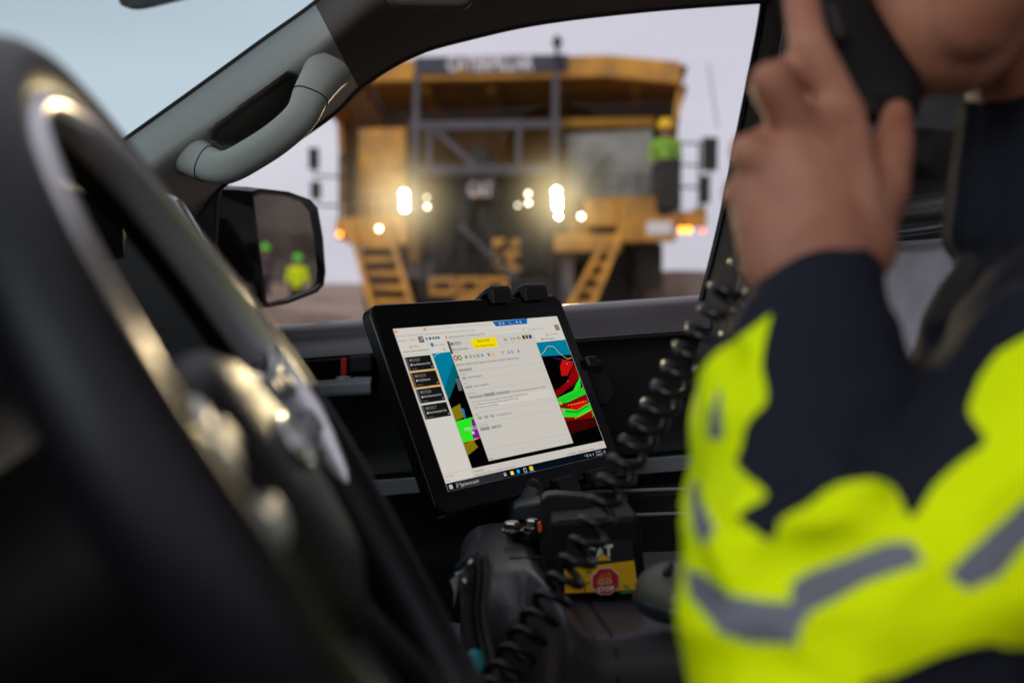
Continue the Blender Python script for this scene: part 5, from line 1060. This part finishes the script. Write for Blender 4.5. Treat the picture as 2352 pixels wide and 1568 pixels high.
# lamps
HEAD = emit((1.0, 0.93, 0.70), 60, 'headlight_glow'); DIM = emit((1.0, 0.90, 0.62), 14, 'lamp_glow'); FAINT = emit((1.0, 0.92, 0.66), 5, 'lamp_glow'); AMB = emit((1.0, 0.24, 0.01), 14, 'amber_glow'); AMB2 = emit((1.0, 0.16, 0.03), 6, 'amber_glow')
def lamp(x, y, r_, m, b=-.12, name='headlight'):
    m1 = MB(); m1.lathe(TF(x, y, b + .14), -tAy, [(r_ * 1.05, 0), (r_ * 1.25, .08), (r_ * 1.25, .13)], M['dark'], 20); o = m1.build(name, trk, 40)
    m1 = MB(); m1.disc(TF(x, y, b - .001), -tAy, r_, .012, m, 20); m1.build('lamp_lens', o, 40)
for x, y in ((931, 447), (932, 463), (932, 479), (1278, 445), (1279, 461), (1280, 477)): lamp(x, y, .058, HEAD)
lamp(1283, 500, .03, HEAD)
for x, y, m_ in ((983, 456, FAINT), (984, 477, DIM), (1214, 449, DIM), (1215, 470, DIM), (1191, 475, FAINT)): lamp(x, y, .03, m_)
lamp(868, 525, .04, DIM, .06, 'glow_reflector'); lamp(1332, 498, .04, DIM, .25, 'glow_reflector')  # these two discs glow by themselves, returned light put into the material
for x, y in ((1559, 530), (1575, 530)): lamp(x, y, .05, AMB, .2, 'amber_lamp')
lamp(1607, 532, .035, AMB2, .3, 'amber_lamp'); lamp(772, 537, .04, AMB, .15, 'amber_lamp')
# the beam each headlamp throws towards us
for x, y in ((932, 463), (1280, 463)):
    l_ = bpy.data.lights.new('headlight_beam', 'SPOT'); l_.energy = BEAM; l_.color = (1, 0.80, 0.42); l_.spot_size = R(34); l_.spot_blend = 0.7; l_.shadow_soft_size = 0.13
    o = bpy.data.objects.new('headlight_beam', l_); col.objects.link(o); o.parent = trk; o.location = TF(x, y, -.3) - ROOTLOC[trk.name]
    o.rotation_euler = (TF(x, y, -.3) - V(0, 0, 1.3)).to_track_quat('Z', 'Y').to_euler()

rng = random.Random(4); mb = MB()
for k in range(150):
    x, y = (rng.uniform(-8, -2.7), rng.uniform(15.5, 20.5)) if k < 90 else (rng.uniform(4.2, 12), rng.uniform(22, 40)); s_ = rng.uniform(.12, .50) * (1 if k < 90 else 1.5)
    mb.ball((x, y, s_ * .35), (s_, s_ * rng.uniform(.6, 1.1), s_ * rng.uniform(.5, .9)), brown, 9, 6)
    for q in range(len(mb.v) - 63, len(mb.v)): mb.v[q] += Vector(noise.noise_vector(mb.v[q] * 3.1)) * s_ * .3
rub = mb.build('rubble', None, 25); rub['kind'] = 'stuff'
# ------------------------------------------------------------------ site workers
def worker(name_loc, face, label, helmet, vest, legs, group=None, pose=0.0, big=1.0):
    """a standing worker: one body, with helmet, hi-vis jacket and trousers; loc = feet, face = unit vector"""
    p0 = Vector(name_loc); f = Vector(face).normalized(); s = f.cross(ZV).normalized()
    w = thing('person', p0, label, 'person', group)
    def q(a, b, c): return p0 + s * a + f * b + ZV * c
    cp = [(q(0, .01, 1.60), .088, q(0, .0, 1.66), .095), (q(0, .045, 1.53), .05, q(0, .05, 1.57), .06), (q(0, .105, 1.585), .014, q(0, .09, 1.63), .012), (q(0, -.01, 1.38), .055, q(0, 0, 1.52), .055), (q(0, 0, 1.0), .13, q(0, 0, 1.33), .14), (q(-.15, 0, 1.38), .06, q(.15, 0, 1.38), .06)]
    for k in (-1, 1):
        el = q(k * .27, -.03, 1.10); ha = q(k * .26 - k * .10 * pose, .12 + .14 * pose, .90 + .22 * pose)
        cp += [(q(k * .2, 0, 1.38), .055, el, .042), (el, .042, ha, .03), (ha, .032, ha + (f * .05 - ZV * .09), .02), (ha + s * -k * .02, .012, ha + s * -k * .05 + f * .05 - ZV * .05, .009)]
        cp += [(q(k * .09, 0, .98), .09, q(k * .10, .02, .52), .062), (q(k * .10, .02, .52), .06, q(k * .11, 0, .09), .042), (q(k * .11, -.03, .05), .045, q(k * .12, .13, .04), .04)]
    organic(cp, .012, 4, 'body', M['truckskin'], w)
    jc_ = [(q(0, 0, .93), .155, q(0, 0, 1.32), .16), (q(-.14, 0, 1.37), .085, q(.14, 0, 1.37), .085)]
    for k in (-1, 1):
        el = q(k * .27, -.03, 1.10); ha = q(k * .26 - k * .10 * pose, .12 + .14 * pose, .90 + .22 * pose)
        jc_ += [(q(k * .2, 0, 1.37), .075, el, .06), (el, .06, lerp(el, ha, .85), .045)]
    organic(jc_, .014, 3, 'hi_vis_jacket', vest, w)
    lg = [(q(k * .09, 0, .95), .115, q(k * .10, .02, .5), .08) for k in (-1, 1)] + [(q(k * .10, .02, .5), .08, q(k * .11, 0, .12), .065) for k in (-1, 1)]
    organic(lg, .014, 3, 'trousers', legs, w)
    m1 = MB(); m1.lathe(q(0, .005, 1.645), ZV, [(r_ * big, h_ * big) for r_, h_ in ((.15, -.012), (.152, 0), (.130, .012), (.126, .07), (.104, .125), (.055, .155), (.012, .16))], helmet, 24); m1.slab([q(-.08, .12, 1.663), q(-.05, .19, 1.655), q(.05, .19, 1.655), q(.08, .12, 1.663)], ZV * .008, helmet); m1.build('helmet', w, 40)
    return w
GRN_ = mat('hi_vis_green_cloth', (0.35, 0.75, 0.05), 0.8)
worker(TL(lx(1521), .25, lz(500)), -tAy, 'worker in yellow helmet standing on the truck deck beside the cab', M['helmety'], mat('olive_green_vest', (0.24, 0.46, 0.05), 0.85), M['navy'], None, .6, 1.12)
worker(TL(lx(1447), 1.6, lz(520)), -tAy, 'operator in pale green vest behind the truck windshield', M['white'], GRN_, M['navy'], None, 1.0)
for (x, y, d, lab, vst, fc) in ((609, 566, helm_d + 1.5, 'worker in green helmet and dark clothes at the left edge of the mirror', mat('plum_coat', (0.10, 0.07, 0.09), 0.9), V(-1, .2, 0)), (684, 590, helm_d, 'worker in green helmet and yellow hi-vis jacket in the middle of the mirror', M['hivis'], V(-.8, -.6, 0))):
    h_ = reflect_pt(x, y, d); worker((h_.x, h_.y, h_.z - 1.72), fc, lab, M['helmetg'], vst, M['navy'], None, .4)
